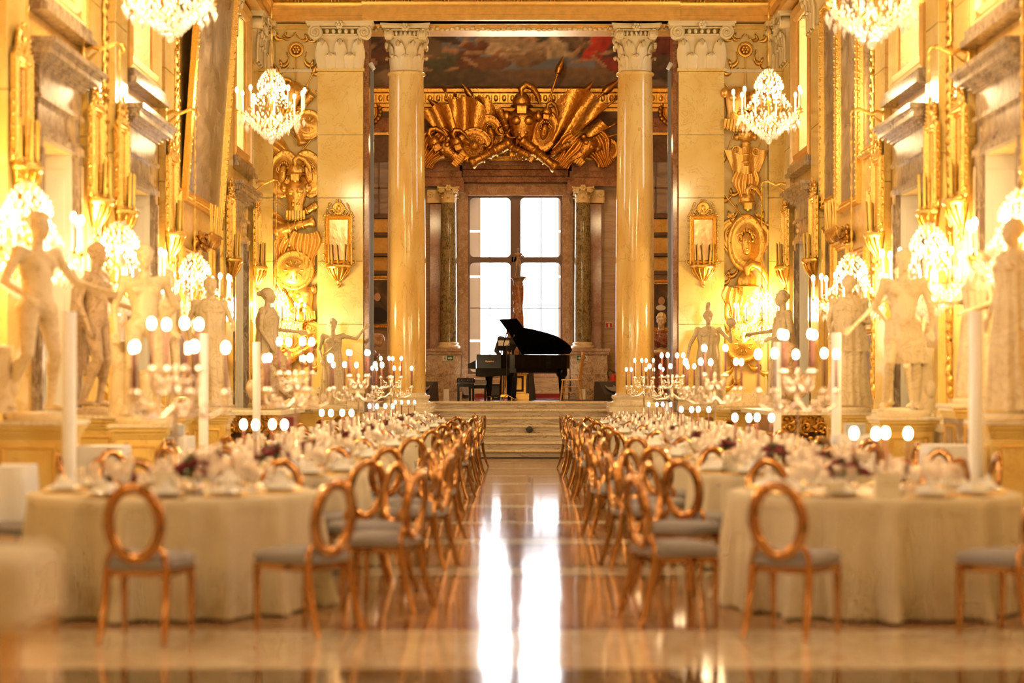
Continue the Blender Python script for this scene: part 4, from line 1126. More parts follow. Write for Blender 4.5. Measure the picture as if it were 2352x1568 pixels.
relief(4.45, [('rosette', 1711, 115, 0, .6), ('ribbon', 1698, 90, 40, .42), ('ribbon', 1724, 92, -40, .42, -1), ('ribbon', 1692, 140, -10, .5), ('ribbon', 1733, 135, 10, .5, -1), ('spear', 1711, 175, 180, .5), ('ribbon', 1711, 165, 50, .25),
    ('flag', 1735, 215, 20, .45), ('spear', 1680, 215, -35, .6), ('cuirass', 1690, 245, 8, .85, 1, 8), ('helmet', 1722, 240, 10, .5), ('cuirass', 1712, 300, 180, .5), ('quiver', 1712, 350, 0, .7), ('spear', 1745, 330, 20, .5), ('spear', 1680, 320, -160, .5), ('rosette', 1690, 345, 0, .35, 1, 5), ('rosette', 1735, 350, 0, .35, 1, 5),
    ('flag', 1683, 395, -22, .62, 1, 3), ('flag', 1742, 395, 22, .62, -1, 3), ('drape', 1712, 430, 0, .7, 1, 8), ('ribbon', 1695, 440, 10, .5), ('helmet', 1714, 465, 0, .6, 1, 8), ('spear', 1690, 480, -40, .6), ('ribbon', 1735, 490, 0, .5, -1), ('ribbon', 1690, 490, 0, .5),
    ('quiver', 1735, 520, 20, .5), ('quiver', 1690, 518, -30, .5), ('oval', 1680, 545, -10, .5, 1, 4), ('oval', 1711, 560, 0, .88, 1, 14), ('oval', 1742, 550, 10, .45, 1, 2), ('spear', 1740, 610, 140, .6), ('spear', 1685, 610, -140, .6), ('ribbon', 1690, 625, 0, .5), ('helmet', 1712, 655, 0, .95, 1, 10), ('drape', 1690, 690, 0, .7, 1, 4), ('spear', 1745, 690, 30, .5),
    ('oval', 1690, 725, -15, .6, 1, 4), ('shield', 1705, 715, 0, .7, 1, 8), ('shield', 1705, 790, 0, .62, 1, 8), ('quiver', 1740, 760, 40, .5), ('ribbon', 1700, 825, 0, .6), ('ribbon', 1722, 840, -20, .6, -1), ('ribbon', 1700, 870, 10, .5)],
    'gilded stucco relief of flags, medusa shield and plumed helmet on the right end wall')
# great gilded trophy over the window
t = thing('gilded_trophy', 'great gilded sculpted trophy of flags, armour, shields and cannon over the window lintel', 'trophy', (-.07, YB-.75, 7.25))
def tp(kind, px, py, rot, s, flip=1, fw=0):
    X, _, Z = P(px, py, YB-.8); piece(kind, t, X+.07, Z-7.25, rot, s, -fw, 'gold_dark', flip=flip)
for a in (('cuirass', 1200, 300, 0, 1.35, 1, .25), ('helmet', 1198, 245, 0, 1.15, 1, .35), ('shield', 1090, 338, -10, .95, 1, .3), ('oval', 1128, 310, -12, .85, 1, .2), ('cannon', 1125, 358, -118, 1.0, 1, .35), ('cannon', 1238, 360, 128, 1.0, 1, .35),
          ('flag', 1052, 300, -18, 1.35, 1, .15), ('flag', 1090, 290, -32, 1.15, 1, .05), ('flag', 1330, 300, 50, 1.55, -1, .2), ('flag', 1330, 330, 62, 1.4, -1, .1), ('flag', 1010, 310, -40, 1.2, 1, .1), ('spear', 1128, 280, -38, 1.3, 1, .1), ('spear', 1070, 290, -55, 1.3, 1, .05),
          ('spear', 1255, 250, 18, 1.5, 1, .1), ('spear', 1290, 280, 38, 1.4, 1, .1), ('spear', 1320, 275, 48, 1.6, 1, .15), ('quiver', 1155, 275, -20, .8, 1, .3), ('quiver', 1195, 355, 118, .9, 1, .5), ('oval', 1250, 305, 12, .9, 1, .3), ('drape', 1000, 345, 35, 1.1, 1, .25), ('cuirass', 1030, 350, -50, .8, 1, .3), ('spear', 1000, 285, -60, 1.2, 1, .1), ('helmet', 1000, 335, -30, .9, 1, .3),
          ('helmet', 1255, 265, 10, .7, 1, .3), ('drape', 1310, 350, 35, 1.0, 1, .3), ('drape', 1375, 345, -25, 1.0, 1, .2), ('cuirass', 1345, 345, 40, .8, 1, .3), ('spear', 1385, 320, 75, 1.2, 1, .25), ('shield', 1395, 345, 20, .6, 1, .2), ('ribbon', 1180, 320, 60, .8, 1, .45), ('ribbon', 1130, 330, -30, .8, 1, .5), ('helmet', 1050, 335, -20, .8, 1, .35), ('quiver', 1290, 345, 60, .8, 1, .4)):
    tp(*a)
m = MB(); m.bbox(-2.6, 2.6, .0, .66, .003, .16, .03); m.bbox(-.5, .5, .1, .72, .16, 1.3, .05); m.build('mounting_ledge', MT['gold_dark'], t)
for s in (-1, 1):
    mdl = thing('gilded_medallion', 'gilded wreath medallion with a head, on the back wall %s of the trophy' % ('left' if s < 0 else 'right'), 'medallion', (-3.95 if s < 0 else 4.05, YB-.14, 8.75-.15))
    piece('face', mdl, 0, 0, 0, .55, .02, 'gold_dark')
    m = MB()
    for i in range(22): a = 2*PI*i/22; m.ell((.34*math.cos(a), -.05, .34*math.sin(a)), (.07, .05, .07), 6, 4)
    m.build('wreath', MT['gold_dark'], mdl)
# ================================================================== FIGURES
def capsule(m, p0, r0, p1, r1, n=10):
    p0 = Vector(p0); p1 = Vector(p1); d = p1-p0; L = d.length; d = d/L if L > 1e-6 else Vector((0, 0, 1))
    pts = [p0-d*r0*.95, p0-d*r0*.6] + [p0+(p1-p0)*t for t in (0, .33, .66, 1)] + [p1+d*r1*.6, p1+d*r1*.95]
    rs = [r0*.25, r0*.8, r0, r0+(r1-r0)*.33, r0+(r1-r0)*.66, r1, r1*.8, r1*.25]
    m.tube(pts, rs, n)
DEF = dict(pel=(0, 0, .96), ch=(0, .01, 1.30), nk=(0, .0, 1.50), hd=(0, -.02, 1.67), hL=(.095, 0, .93), kL=(.12, -.04, .51), aL=(.12, .02, .08), hR=(-.095, 0, .93), kR=(-.13, -.09, .52), aR=(-.17, .05, .09),
           sL=(.185, .01, 1.43), eL=(.27, .04, 1.14), wL=(.27, -.06, .89), sR=(-.185, .01, 1.43), eR=(-.27, .04, 1.14), wR=(-.27, -.06, .89), look=0.0, nod=0.0)
def hand(m, w, d, s=1.0, curl=.5):
    w = Vector(w); d = Vector(d).normalized()
    side = d.cross(Vector((0, 1, .1))).normalized(); nrm = side.cross(d).normalized()
    pc = w + d*.05*s
    T0 = m.T
    for k in (-1, 0, 1): capsule(m, w+side*.012*k*s, .017*s, w+d*.085*s+side*.022*k*s, .017*s, 7)
    for i, (u, L) in enumerate(((-.033, .062), (-.011, .075), (.011, .07), (.033, .055))):
        b = w+d*.085*s+side*u*s; q = b+d*L*.5*s; e = q+(d*(1-curl)+nrm*curl).normalized()*L*.5*s
        capsule(m, b, .011*s, q, .010*s, 6); capsule(m, q, .010*s, e, .009*s, 6)
    b = w+d*.02*s-side*.02*s; q = b+d*.035*s-side*.03*s; capsule(m, b, .014*s, q, .012*s, 6); capsule(m, q, .012*s, q+d*.03*s, .010*s, 6)
def body_prims(m, J, female=False, head=True, legs=True, arms=(True, True), hair=None, torso=True, hands=True, inf=0.0):
    g = lambda k: Vector(J[k])
    f = .9 if female else 1.0
    if torso:
        pel, ch, nk = g('pel'), g('ch'), g('nk')
        m.ell(pel, (.165*(1.05 if female else 1)+inf, .115+inf, .12), 14, 10)
        capsule(m, pel+Vector((0, 0, .03)), .12+inf, ch-Vector((0, 0, .04)), .125*f+inf, 14)
        m.ell(ch, (.168*f+inf, .118+inf, .17), 14, 10)
        capsule(m, ch+Vector((0, 0, .08)), .12*f+inf, nk-Vector((0, 0, .05)), .06+inf, 12)
        capsule(m, g('sL')-Vector((.03, 0, -.0)), .062*f+inf, ch+Vector((.07, 0, .07)), .09*f+inf, 10)
        capsule(m, g('sR')+Vector((.03, 0, .0)), .062*f+inf, ch+Vector((-.07, 0, .07)), .09*f+inf, 10)
        for sx in (-1, 1):
            m.ell(ch+Vector((sx*.075, -.085-(.02 if female else 0)-inf, .03)), (.075, .045+(.02 if female else 0), .06), 10, 8)
            m.ell(pel+Vector((sx*.075, .07+inf, -.04)), (.085, .07, .085), 10, 8)
        if not inf:
            for z in (.0, -.07, -.14):
                for sx in (-1, 1): m.ell(ch+Vector((sx*.035, -.098, -.13+z*.9)), (.032, .022, .03), 8, 6)
    if legs:
        for s in 'LR':
            h, k, a = g('h'+s), g('k'+s), g('a'+s)
            capsule(m, h, .092+inf, k, .056+inf, 12); capsule(m, k, .055+inf, a, .034+inf, 12)
            c = k+(a-k)*.3+Vector((0, .022, 0)); m.ell(c, (.052+inf, .05+inf, .11), 10, 8)
            m.ell(k+Vector((0, -.02, 0)), (.045+inf, .045+inf, .05), 8, 6)
            if inf == 0:
                sx = 1 if s == 'L' else -1
                capsule(m, a+Vector((0, .03, -.03)), .036, a+Vector((sx*.03, -.14, -.045)), .028, 8)
                for q in range(5): capsule(m, a+Vector((sx*(.005+.012*q), -.13, -.05)), .012, a+Vector((sx*(.01+.013*q), -.195+.008*q, -.062)), .011, 6)
    for s, on in zip('LR', arms):
        if not on: continue
        sh, e, w = g('s'+s), g('e'+s), g('w'+s)
        m.ell(sh, (.062+inf, .06+inf, .065+inf), 10, 8)
        capsule(m, sh, .050*f+inf, e, .037*f+inf, 10)
        if not inf or True: capsule(m, e, .037*f+inf, w, .024+inf, 10)
        if hands and not inf: hand(m, w, w-e)
    if head:
        nk, hd = g('nk'), g('hd')
        capsule(m, nk-Vector((0, 0, .05)), .056*f, hd-Vector((0, -.01, .06)), .05*f, 10)
        T0 = m.T
        Q = Matrix.Translation(hd) @ Matrix.Rotation(J['look'], 4, 'Z') @ Matrix.Rotation(J['nod'], 4, 'X')
        m.T = (T0 @ Q) if T0 is not None else Q
        head_prims(m)
        if hair == 'bun': m.ell((0, .02, .035), (.088, .10, .095), 12, 8); m.ell((0, .13, .03), (.045, .045, .045), 8, 6)
        elif hair == 'curls' :
            r = random.Random(5)
            for i in range(60):
                a = r.uniform(0, 2*PI); b = r.uniform(.05, 1.6)
                p = (.082*math.sin(b)*math.cos(a), .012+.098*math.sin(b)*math.sin(a), .02+.105*math.cos(b))
                if p[1] < -.06 and p[2] < .06: continue
                m.ell(p, r.uniform(.014, .022), 6, 4)
        elif hair == 'beard':
            r = random.Random(6)
            for i in range(60):
                a = r.uniform(0, 2*PI); b = r.uniform(.05, 1.6)
                p = (.08*math.sin(b)*math.cos(a), .012+.096*math.sin(b)*math.sin(a), .02+.10*math.cos(b))
                if p[1] < -.06 and p[2] < .06: continue
                m.ell(p, r.uniform(.014, .02), 6, 4)
            for i in range(24): m.ell((r.uniform(-.05, .05), -.07+r.uniform(-.02, .03), -.10+r.uniform(-.035, .02)), r.uniform(.014, .024), 6, 4)
        elif hair == 'helmet':
            m.ell((0, .01, .04), (.095, .115, .105), 12, 8); m.lathe([(.10, 0), (.115, .0), (.10, .02)], 16, (0, .005, .035), sy=1.2)
            m.tube([(0, -.10, .14), (0, -.06, .24), (0, .04, .27), (0, .14, .20), (0, .19, .06), (0, .17, -.08)], [.015, .03, .04, .045, .035, .012], 8)
        m.T = T0
def head_prims(m):
    m.ell((0, .012, .02), (.075, .093, .10), 14, 10)
    m.ell((0, -.02, -.045), (.058, .066, .075), 12, 8); m.ell((0, -.062, -.098), (.026, .024, .022), 8, 6)
    m.tube([(0, -.082, .012), (0, -.105, -.022), (0, -.108, -.036)], [.009, .014, .013], 6)
    for sx in (-1, 1):
        m.ell((sx*.03, -.076, .022), (.026, .016, .009), 8, 5); m.ell((sx*.030, -.074, .002), (.013, .012, .009), 8, 5)
        m.ell((sx*.04, -.058, -.03), (.022, .022, .022), 8, 5); m.ell((sx*.077, .015, -.01), (.010, .02, .03), 8, 6)
    m.ell((0, -.088, -.064), (.024, .012, .007), 8, 5); m.ell((0, -.085, -.075), (.02, .012, .008), 8, 5)
def bake(m, name, mat, voxel=.014, smooth=3, dec=None):
    me = bpy.data.meshes.new(name+'_raw'); me.from_pydata(m.v, [], m.f)
    o = bpy.data.objects.new('tmp', me); col.objects.link(o)
    md = o.modifiers.new('r', 'REMESH'); md.mode = 'VOXEL'; md.voxel_size = voxel
    if smooth:
        s = o.modifiers.new('s', 'SMOOTH'); s.factor = .5; s.iterations = smooth
    if dec:
        d = o.modifiers.new('d', 'DECIMATE'); d.ratio = dec
    dg = bpy.context.evaluated_depsgraph_get()
    r = bpy.data.meshes.new_from_object(o.evaluated_get(dg)); r.name = name
    bpy.data.objects.remove(o); bpy.data.meshes.remove(me)
    r.polygons.foreach_set('use_smooth', [True]*len(r.polygons))
    r.materials.clear(); r.materials.append(mat)
    return r
def robe(prof, nf=11, amp=.03, seed=1, cx=0, cy=0, seg=66):
    """closed draped volume with falling folds; prof = [(z, rx, ry, cx, cy)] bottom to top"""
    m = MB(); r = random.Random(seed); ph = [r.uniform(0, 6) for _ in range(6)]
    loops = []; zt = prof[-1][0]; zb = prof[0][0]; n = 26
    for i in range(n):
        z = zb+(zt-zb)*i/(n-1); t = 1-(i/(n-1))
        for k in range(len(prof)-1):
            if prof[k][0] <= z <= prof[k+1][0]+1e-6: break
        a, b = prof[k], prof[k+1]; u = (z-a[0])/(b[0]-a[0]+1e-9)
        rx, ry, ox, oy = [a[q]+(b[q]-a[q])*u for q in (1, 2, 3, 4)]
        lo = []
        for j in range(seg):
            an = 2*PI*j/seg
            fo = amp*(.25+.75*t)*(math.sin(nf*an+ph[0]+1.5*math.sin(3*z+ph[1]))*.6+math.sin((nf+6)*an+ph[2]+2*z)*.4)
            lo.append((ox+(rx+fo)*math.cos(an), oy+(ry+fo)*math.sin(an), z))
        loops.append(lo)
    m.loft(loops); return m
def sash(p0, p1, r=.05, n=4, sag=.04, seed=2):
    m = MB(); p0 = Vector(p0); p1 = Vector(p1)
    for k in range(n):
        off = Vector((0, -.012*(k % 2), (k-n/2)*r*.8)); pts = []
        for i in range(9):
            t = i/8; q = p0+(p1-p0)*t; a = PI*t
            pts.append(q+off+Vector((0, -.15*math.sin(a), -sag*math.sin(a))))
        m.tube(pts, [r*.55]*9, 7)
    return m
def plinth_rock(m, r=.24):
    m.lathe([(r, 0), (r*1.02, .03), (r*.98, .07), (.02, .075)], 18)
def statue(loc, rz, label, J=None, scale=1.0, female=False, hair='curls', arms=(True, True), clothes=(), mat='statue', head=True, extra=None, name='statue', hands=True, legs=True):
    JJ = dict(DEF); JJ.update(J or {})
    m = MB(); m.T = Matrix.Translation((0, 0, .07))
    body_prims(m, JJ, female, head, legs, arms, hair, hands=hands)
    me = bake(m, name+'_body', MT[mat], .0145, 2)
    t = thing(name, label, 'statue', loc, rz); t.scale = (scale*1.12, scale*1.12, scale)
    place('figure', me, t)
    m = MB(); plinth_rock(m, .27); m.build('base', MT[mat], t)
    for nm, mb in clothes:
        mb.v = [(x, y, z+.07) for x, y, z in mb.v]
        mb.build(nm, MT[mat], t)
    if extra: extra(t)
    return t
def pedestal(x, y, w, h, label, mat='giallo', rz=0, d=None):
    d = d or w
    p = thing('statue_pedestal', label, 'pedestal', (x, y, 0), rz)
    for z0, z1, e in ((0, .10, .05), (.10, .14, .03)):
        m = MB(); m.bbox(-w/2-e, w/2+e, -d/2-e, d/2+e, z0, z1-.001, .006); m.build('base_moulding', MT['cream'], p)
    m = MB(); m.bbox(-w/2, w/2, -d/2, d/2, .14, h-.15, .006); m.build('block', MT[mat], p)
    for sx, sy, rr in ((0, -1, 0), (1, 0, 90), (-1, 0, -90)):
        m = MB(); ww = (w if sy else d)-.14
        m.frame(ww, h-.42, [(0, 0), (0, .012), (.015, .014), (.03, .004), (.03, 0)], .2)
        m.build('panel_moulding', MT['gold_paint'], p, (sx*w/2, sy*d/2, 0), (0, 0, R(rr)))
    for z0, z1, e in ((h-.15, h-.12, .015), (h-.12, h-.08, .03), (h-.08, h-.04, .055), (h-.04, h, .075)):
        m = MB(); m.bbox(-w/2-e, w/2+e, -d/2-e, d/2+e, z0, z1-.001, .005); m.build('cap_moulding', MT['giallo' if z0 < h-.06 else 'cream'], p)
    return p
def put(x, y, h, pl, sl, rz, w=.55, mat='giallo', **k):
    pedestal(x, y, w, h, pl, mat)
    return statue((x, y, h+.001), rz, sl, **k)
LONG = [(.02, .27, .22, 0, 0), (.5, .21, .19, 0, 0), (.95, .195, .155, 0, 0), (1.12, .165, .14, 0, 0), (1.3, .20, .16, 0, 0), (1.45, .15, .11, 0, 0), (1.5, .09, .08, 0, 0)]
SKIRT = [(.02, .29, .24, 0, 0), (.5, .22, .20, 0, 0), (.98, .19, .15, 0, 0), (1.02, .16, .12, 0, 0)]
def stump(t, mat='statue', h=.75, x=-.2, y=.12):
    m = MB(); m.lathe([(.13, 0), (.10, .2), (.09, h*.7), (.10, h), (.02, h+.01)], 12, (x, y, .06)); m.ell((x+.05, y-.05, .3), (.07, .07, .12), 8, 6); m.build('tree_stump', MT[mat], t)
# left side
put(-4.45, 16.4, 1.17, 'gilded panelled pedestal of the nude male statue, leftmost in the view', 'nude male marble statue striding right, nearest on the left side', R(55), w=.62, J=dict(eL=(.32, -.08, 1.18), wL=(.42, -.30, 1.10), eR=(-.32, .02, 1.16), wR=(-.30, -.22, 1.02), kL=(.10, -.10, .52), aL=(.12, -.02, .08), kR=(-.12, -.02, .52), aR=(-.16, .22, .10), look=.2), extra=lambda t: stump(t, h=.6, y=.2), hair='curls')

pedestal(-4.72, 19.9, .6, 1.16, 'gilded pedestal of the dark striding statue on the left side')
statue((-4.72, 19.9, 1.161), R(75), 'dark weathered statue with outstretched forearm, behind the leftmost white pole', J=dict(eL=(.30, -.02, 1.17), wL=(.33, -.32, 1.06), look=-.2), mat='statue_dark', clothes=[('cloak', robe([(.35, .12, .06, -.08, .14), (.9, .15, .08, -.06, .14), (1.45, .17, .07, -.02, .12)], 7, .02, 3))])
put(-4.05, 19.2, 1.08, 'gilded panelled pedestal carrying the pale standing nude, left side', 'pale nude standing statue leaning on a tree stump, left side', R(20), w=.5, J=dict(kL=(.11, -.10, .52), eL=(.30, .10, 1.16), wL=(.18, .16, .96)), extra=lambda t: stump(t, h=.8))
put(-4.65, 23.6, 1.10, 'pedestal of the brown statue standing in the open left doorway light', 'brown nude statue bending one arm, left side before the second door', R(60), w=.5, mat='giallo', J=dict(eR=(-.30, -.05, 1.18), wR=(-.22, -.26, 1.0), kR=(-.15, -.14, .53)), extra=lambda t: stump(t, 'statue', .5))
put(-4.35, 25.2, 1.10, 'pedestal of the pale draped statue beside the left white pole', 'pale draped statue beside the third left chandelier', R(30), w=.5, female=True, hair='bun', clothes=[('robe', robe(LONG, 12, .03, 4))], J=dict(eL=(.28, -.04, 1.16), wL=(.2, -.26, 1.1)))
put(-4.45, 31.9, 1.06, 'pedestal of the tall draped woman statue near the far left corner', 'tall draped woman statue in profile with hair bun, near the far left corner', R(80), w=.55, scale=1.13, female=True, hair='bun', mat='statue_dark', clothes=[('robe', robe(LONG, 13, .028, 5))], J=dict(eL=(.25, -.02, 1.16), wL=(.26, -.36, 1.12), eR=(-.24, .02, 1.14), wR=(-.2, -.1, .92), look=.1))
# right side
put(4.55, 31.9, 1.06, 'pedestal of the draped man statue near the far right corner', 'draped man statue facing left with hand held out, near the far right corner', R(-80), w=.55, scale=1.1, hair='curls', mat='statue_dark', clothes=[('toga', robe([(.02, .26, .22, 0, 0), (.6, .2, .18, 0, 0), (1.02, .19, .15, 0, 0), (1.25, .18, .14, 0, 0), (1.38, .14, .11, .02, 0)], 12, .028, 6))], J=dict(eR=(-.26, -.04, 1.17), wR=(-.24, -.36, 1.12), eL=(.25, .02, 1.14), wL=(.2, -.2, 1.05)))
put(4.4, 24.9, 1.11, 'gilded panelled pedestal of the fluted robe statue, right side', 'pale statue in a long fluted robe under the third right chandelier', R(-15), w=.52, female=True, hair='bun', clothes=[('robe', robe(LONG, 15, .03, 7)), ('overfold', robe([(.75, .23, .18, 0, -.01), (1.05, .19, .16, 0, 0), (1.3, .2, .15, 0, 0)], 9, .03, 8))], J=dict(eL=(.24, .02, 1.14), wL=(.16, -.18, 1.16), eR=(-.24, .02, 1.14), wR=(-.2, -.16, .98)))
put(4.72, 23.0, 1.12, 'pedestal of the nude with the arm stretched down, right side', 'nude male statue stretching one arm down to the left, right side', R(-40), w=.5, J=dict(eR=(-.36, -.10, 1.22), wR=(-.48, -.26, 1.02), kL=(.12, -.1, .52)), clothes=[('cloak', robe([(.3, .12, .06, .1, .14), (.9, .14, .07, .08, .14), (1.42, .16, .06, .04, .12)], 7, .02, 9))])
put(4.2, 20.5, 1.13, 'gilded panelled pedestal of the half draped youth, right side', 'half draped youth statue with bent knee, beside the right serving table', R(-10), w=.55, J=dict(kR=(-.14, -.16, .54), aR=(-.18, .02, .08), eR=(-.28, .06, 1.15), wR=(-.16, .02, .98)), clothes=[('hip_cloth', robe([(.52, .19, .16, .03, 0), (.8, .20, .17, 0, 0), (.99, .165, .13, 0, 0)], 11, .025, 10))], extra=lambda t: stump(t, h=.7, x=.2))
put(4.78, 19.5, 1.28, 'clouded marble pedestal of the dark woman statue, behind the right white pole', 'dark statue of a woman with a flowing cloak, behind the right white pole', R(-75), w=.6, female=True, hair='bun', mat='greyveil', clothes=[('robe', robe(LONG, 12, .035, 11)), ('flowing_cloak', robe([(.05, .20, .22, 0, .26), (.6, .14, .12, 0, .2), (1.1, .12, .08, 0, .15), (1.42, .14, .06, 0, .1)], 8, .04, 12))], J=dict(eR=(-.26, -.02, 1.17), wR=(-.24, -.34, 1.16), eL=(.25, .02, 1.15), wL=(.25, -.25, 1.05)), scale=.88)
put(4.45, 16.9, 1.16, 'gilded pedestal cut by the right edge of the frame', 'draped statue cut by the right edge of the frame', R(-70), w=.6, female=True, hair='bun', clothes=[('robe', robe(LONG, 12, .03, 13))])
# colonnade statues
put(-3.62, 35.1, 1.02, 'moulded marble pedestal of the small woman statue left of the left column', 'small white statue of a woman raising her left arm, left of the left column', R(8), w=.62, scale=.92, female=True, hair='curls', clothes=[('robe', robe([(.02, .25, .2, 0, 0), (.5, .2, .17, 0, 0), (.95, .18, .14, 0, 0), (1.12, .155, .125, 0, 0), (1.3, .17, .14, 0, 0), (1.4, .15, .1, 0, 0)], 12, .03, 14)), ('sash', sash((-.17, .0, 1.0), (.16, .0, 1.4), .04))], J=dict(sL=(.19, .01, 1.44), eL=(.44, -.02, 1.38), wL=(.58, -.06, 1.58), eR=(-.24, .02, 1.14), wR=(-.2, -.16, .94), look=.25))
put(3.60, 35.1, 1.02, 'moulded marble pedestal of the helmeted warrior woman statue', 'white statue of a helmeted woman holding up an orb, right of the right column', R(-6), w=.62, scale=1.0, female=True, hair='helmet', clothes=[('robe', robe(LONG, 13, .03, 15))], J=dict(eL=(.38, -.06, 1.2), wL=(.36, -.16, 1.44), eR=(-.32, .02, 1.15), wR=(-.36, -.1, .90), look=.1), extra=lambda t: MB().ell((.38, -.2, 1.64), .09, 14, 10).build('orb', MT['statue'], t))
# busts
def bust(loc, rz, label, mat, hair, scale=1.0, cl=None, body='drape'):
    J = dict(DEF); J['look'] = rnd.uniform(-.2, .2)
    m = MB(); Z = -1.12; m.T = Matrix.Translation((0, 0, Z))
    body_prims(m, J, False, True, False, (False, False), hair, torso=False)
    me = bake(m, 'bust_head', MT[mat], .011, 2)
    t = thing('bust', label, 'bust', loc, rz); t.scale = (scale,)*3
    place('head', me, t)
    m = MB(); m.T = Matrix.Translation((0, 0, Z))
    ch = Vector((0, .01, 1.34)); m.ell(ch, (.19, .12, .14), 14, 10)
    for sx in (-1, 1): capsule(m, (sx*.2, .01, 1.42), .075, (sx*.06, 0, 1.40), .09); capsule(m, (sx*.24, .01, 1.38), .06, (sx*.20, 0, 1.28), .05)
    capsule(m, (0, 0, 1.42), .11, (0, 0, 1.50), .06); capsule(m, (0, .02, 1.26), .10, (0, .02, 1.20), .04)
    r = random.Random(3)
    for k in range(9):
        a = -.26+.03*k
        m.tube([(a, -.02, 1.45-.02*abs(k-4)), (a*.6+.05, -.125, 1.36-.012*k), (a*.2+.1, -.13, 1.26)], .02, 6)
    place('chest', bake(m, 'bust_chest', MT[cl or mat], .014, 2), t)
    m = MB(); m.lathe([(.13, 0), (.14, .02), (.12, .05), (.06, .07), (.05, .10), (.08, .13)], 18); m.build('socle', MT[mat], t)
    return t
bust((-3.95, 27.7, 1.10), R(60), 'dark bearded marble bust on the left console table, the nearer one', 'statue_dark', 'curls', 1.25)
bust((-3.86, 28.9, 1.10), R(45), 'dark bearded marble bust on the left console table, beside the draped woman', 'statue_dark', 'beard', 1.3)
bust((4.15, 28.6, 1.10), R(-60), 'large dark draped marble bust on the right console table', 'statue_dark', 'curls', 1.5)
bp = thing('bust_pedestal', 'dark porphyry column pedestal behind the right yellow column', 'pedestal', (3.22, 41.5, ZS))
m = MB(); m.bbox(-.22, .22, -.22, .22, 0, .12); m.lathe([(.17, .12), (.15, .2), (.14, .85), (.17, .9), (.2, .95), (.2, 1.0)], 24); m.build('shaft', MT['porphyry'], bp)
m = MB(); m.bbox(-.24, .24, -.24, .24, 1.0, 1.06); m.build('cap', MT['porphyry'], bp)
bust((3.22, 41.5, ZS+1.06), R(-10), 'white head bust with dark red porphyry chest behind the right yellow column', 'statue', 'curls', 1.35, 'porphyry')
bp = thing('bust_pedestal', 'dark brown column pedestal behind the left yellow column', 'pedestal', (-3.42, 41.5, ZS))
m = MB(); m.bbox(-.22, .22, -.22, .22, 0, .12); m.lathe([(.17, .12), (.15, .2), (.14, .85), (.17, .9), (.2, .95), (.2, 1.0)], 24); m.build('shaft', MT['bust_dark'], bp)
m = MB(); m.bbox(-.24, .24, -.24, .24, 1.0, 1.06); m.build('cap', MT['bust_dark'], bp)
bust((-3.42, 41.5, ZS+1.06), R(12), 'brown and dark stone bust with a white headscarf behind the left yellow column', 'bust_dark', 'beard', 1.25, 'brown')

# console tables with marble tops and carved gilded fronts
def console(s, label):
    x0, x1 = sorted((s*5.13, s*3.62)); y0, y1 = 27.0, 30.0
    c = thing('console_table', label, 'table', ((x0+x1)/2, (y0+y1)/2, 0)); hx, hy = (x1-x0)/2, (y1-y0)/2
    m = MB(); m.bbox(-hx-.04, hx+.04, -hy-.04, hy+.04, 1.03, 1.095, .012); m.build('marble_top', MT['cream'], c)
    m = MB(); m.bbox(-hx+.03, hx-.03, -hy+.03, hy-.03, .78, 1.03, .01); m.build('apron', MT['gold_dark'], c)
    m = MB(); r = random.Random(9)
    for i in range(110):
        u = r.uniform(-hx, hx); z = r.uniform(.5, 1.0)
        if z < .78 and abs(u) < hx*.55 and z < .62: continue
        m.ell((u, -hy+.01, z), (r.uniform(.02, .06), .03, r.uniform(.02, .05)), 6, 4)
    for i in range(7):
        u = -hx+.1+(2*hx-.2)*i/6; m.tube(spiral_pts((u, 0, .84), .10, .02, 1.4, r.uniform(0, 6), r.choice((-1, 1)), 14, -hy-.0), .018, 5)
    o = m.build('carved_swags', MT['gold_dark'], c); o['kind'] = 'stuff'
    for ux in (-1, 1):
        for uy in (-1, 1):
            m = MB(); X, Y = ux*(hx-.14), uy*(hy-.14)
            m.tube([(X, Y, .80), (X+ux*.03, Y, .62), (X-ux*.05, Y, .42), (X-ux*.08, Y, .25), (X, Y, .10), (X+ux*.04, Y, .0)], [.10, .09, .065, .045, .06, .07], 10)
            m.build('leg', MT['gold_dark'], c)
    m = MB(); m.bbox(-hx+.1, hx-.1, -hy+.12, hy-.1, .06, .12, .02); m.build('stretcher', MT['gold_dark'], c)
    m = MB(); m.box(-hx+.12, hx-.12, -hy+.25, -hy+.3, .12, .8); m.build('back_panel', MT['walnut'], c)
console(-1, 'console table with marble top and dark gilded carving, left wall under the busts')
console(1, 'console table with marble top and dark gilded carving, right wall under the bust')

# white floor-standing poles
def pole(x, y, z, label):
    p = thing('lamp_pole', label, 'lamp', (x, y, 0))
    m = MB(); m.lathe([(.16, 0), (.16, .02), (.06, .025)], 24); m.build('foot', MT['poleglow'], p)
    m = MB(); m.lathe([(.058, .02), (.058, z-.005), (.054, z), (.045, z), (.045, z-.05)], 24); m.build('tube', MT['poleglow'], p)
    m = MB(); m.lathe([(.043, z-.06), (.043, z-.04)], 16); m.build('bulb', LEDW, p)
LEDW = emit('lamp_bulb', (1, .95, .88), 6)
for x, y, lab in ((-3.9, 15.3, 'leftmost tall white lamp pole before the dark statue'), (-3.9, 22.0, 'bright tall white lamp pole in the middle of the left side'), (-3.9, 26.6, 'tall white lamp pole before the draped woman, farthest on the left'),
                  (3.66, 15.2, 'rightmost tall white lamp pole before the dark woman statue'), (3.66, 21.7, 'bright tall white lamp pole in the middle of the right side'), (3.66, 26.5, 'tall white lamp pole farthest on the right, beside the console')):
    pole(x, y, 2.1, lab)
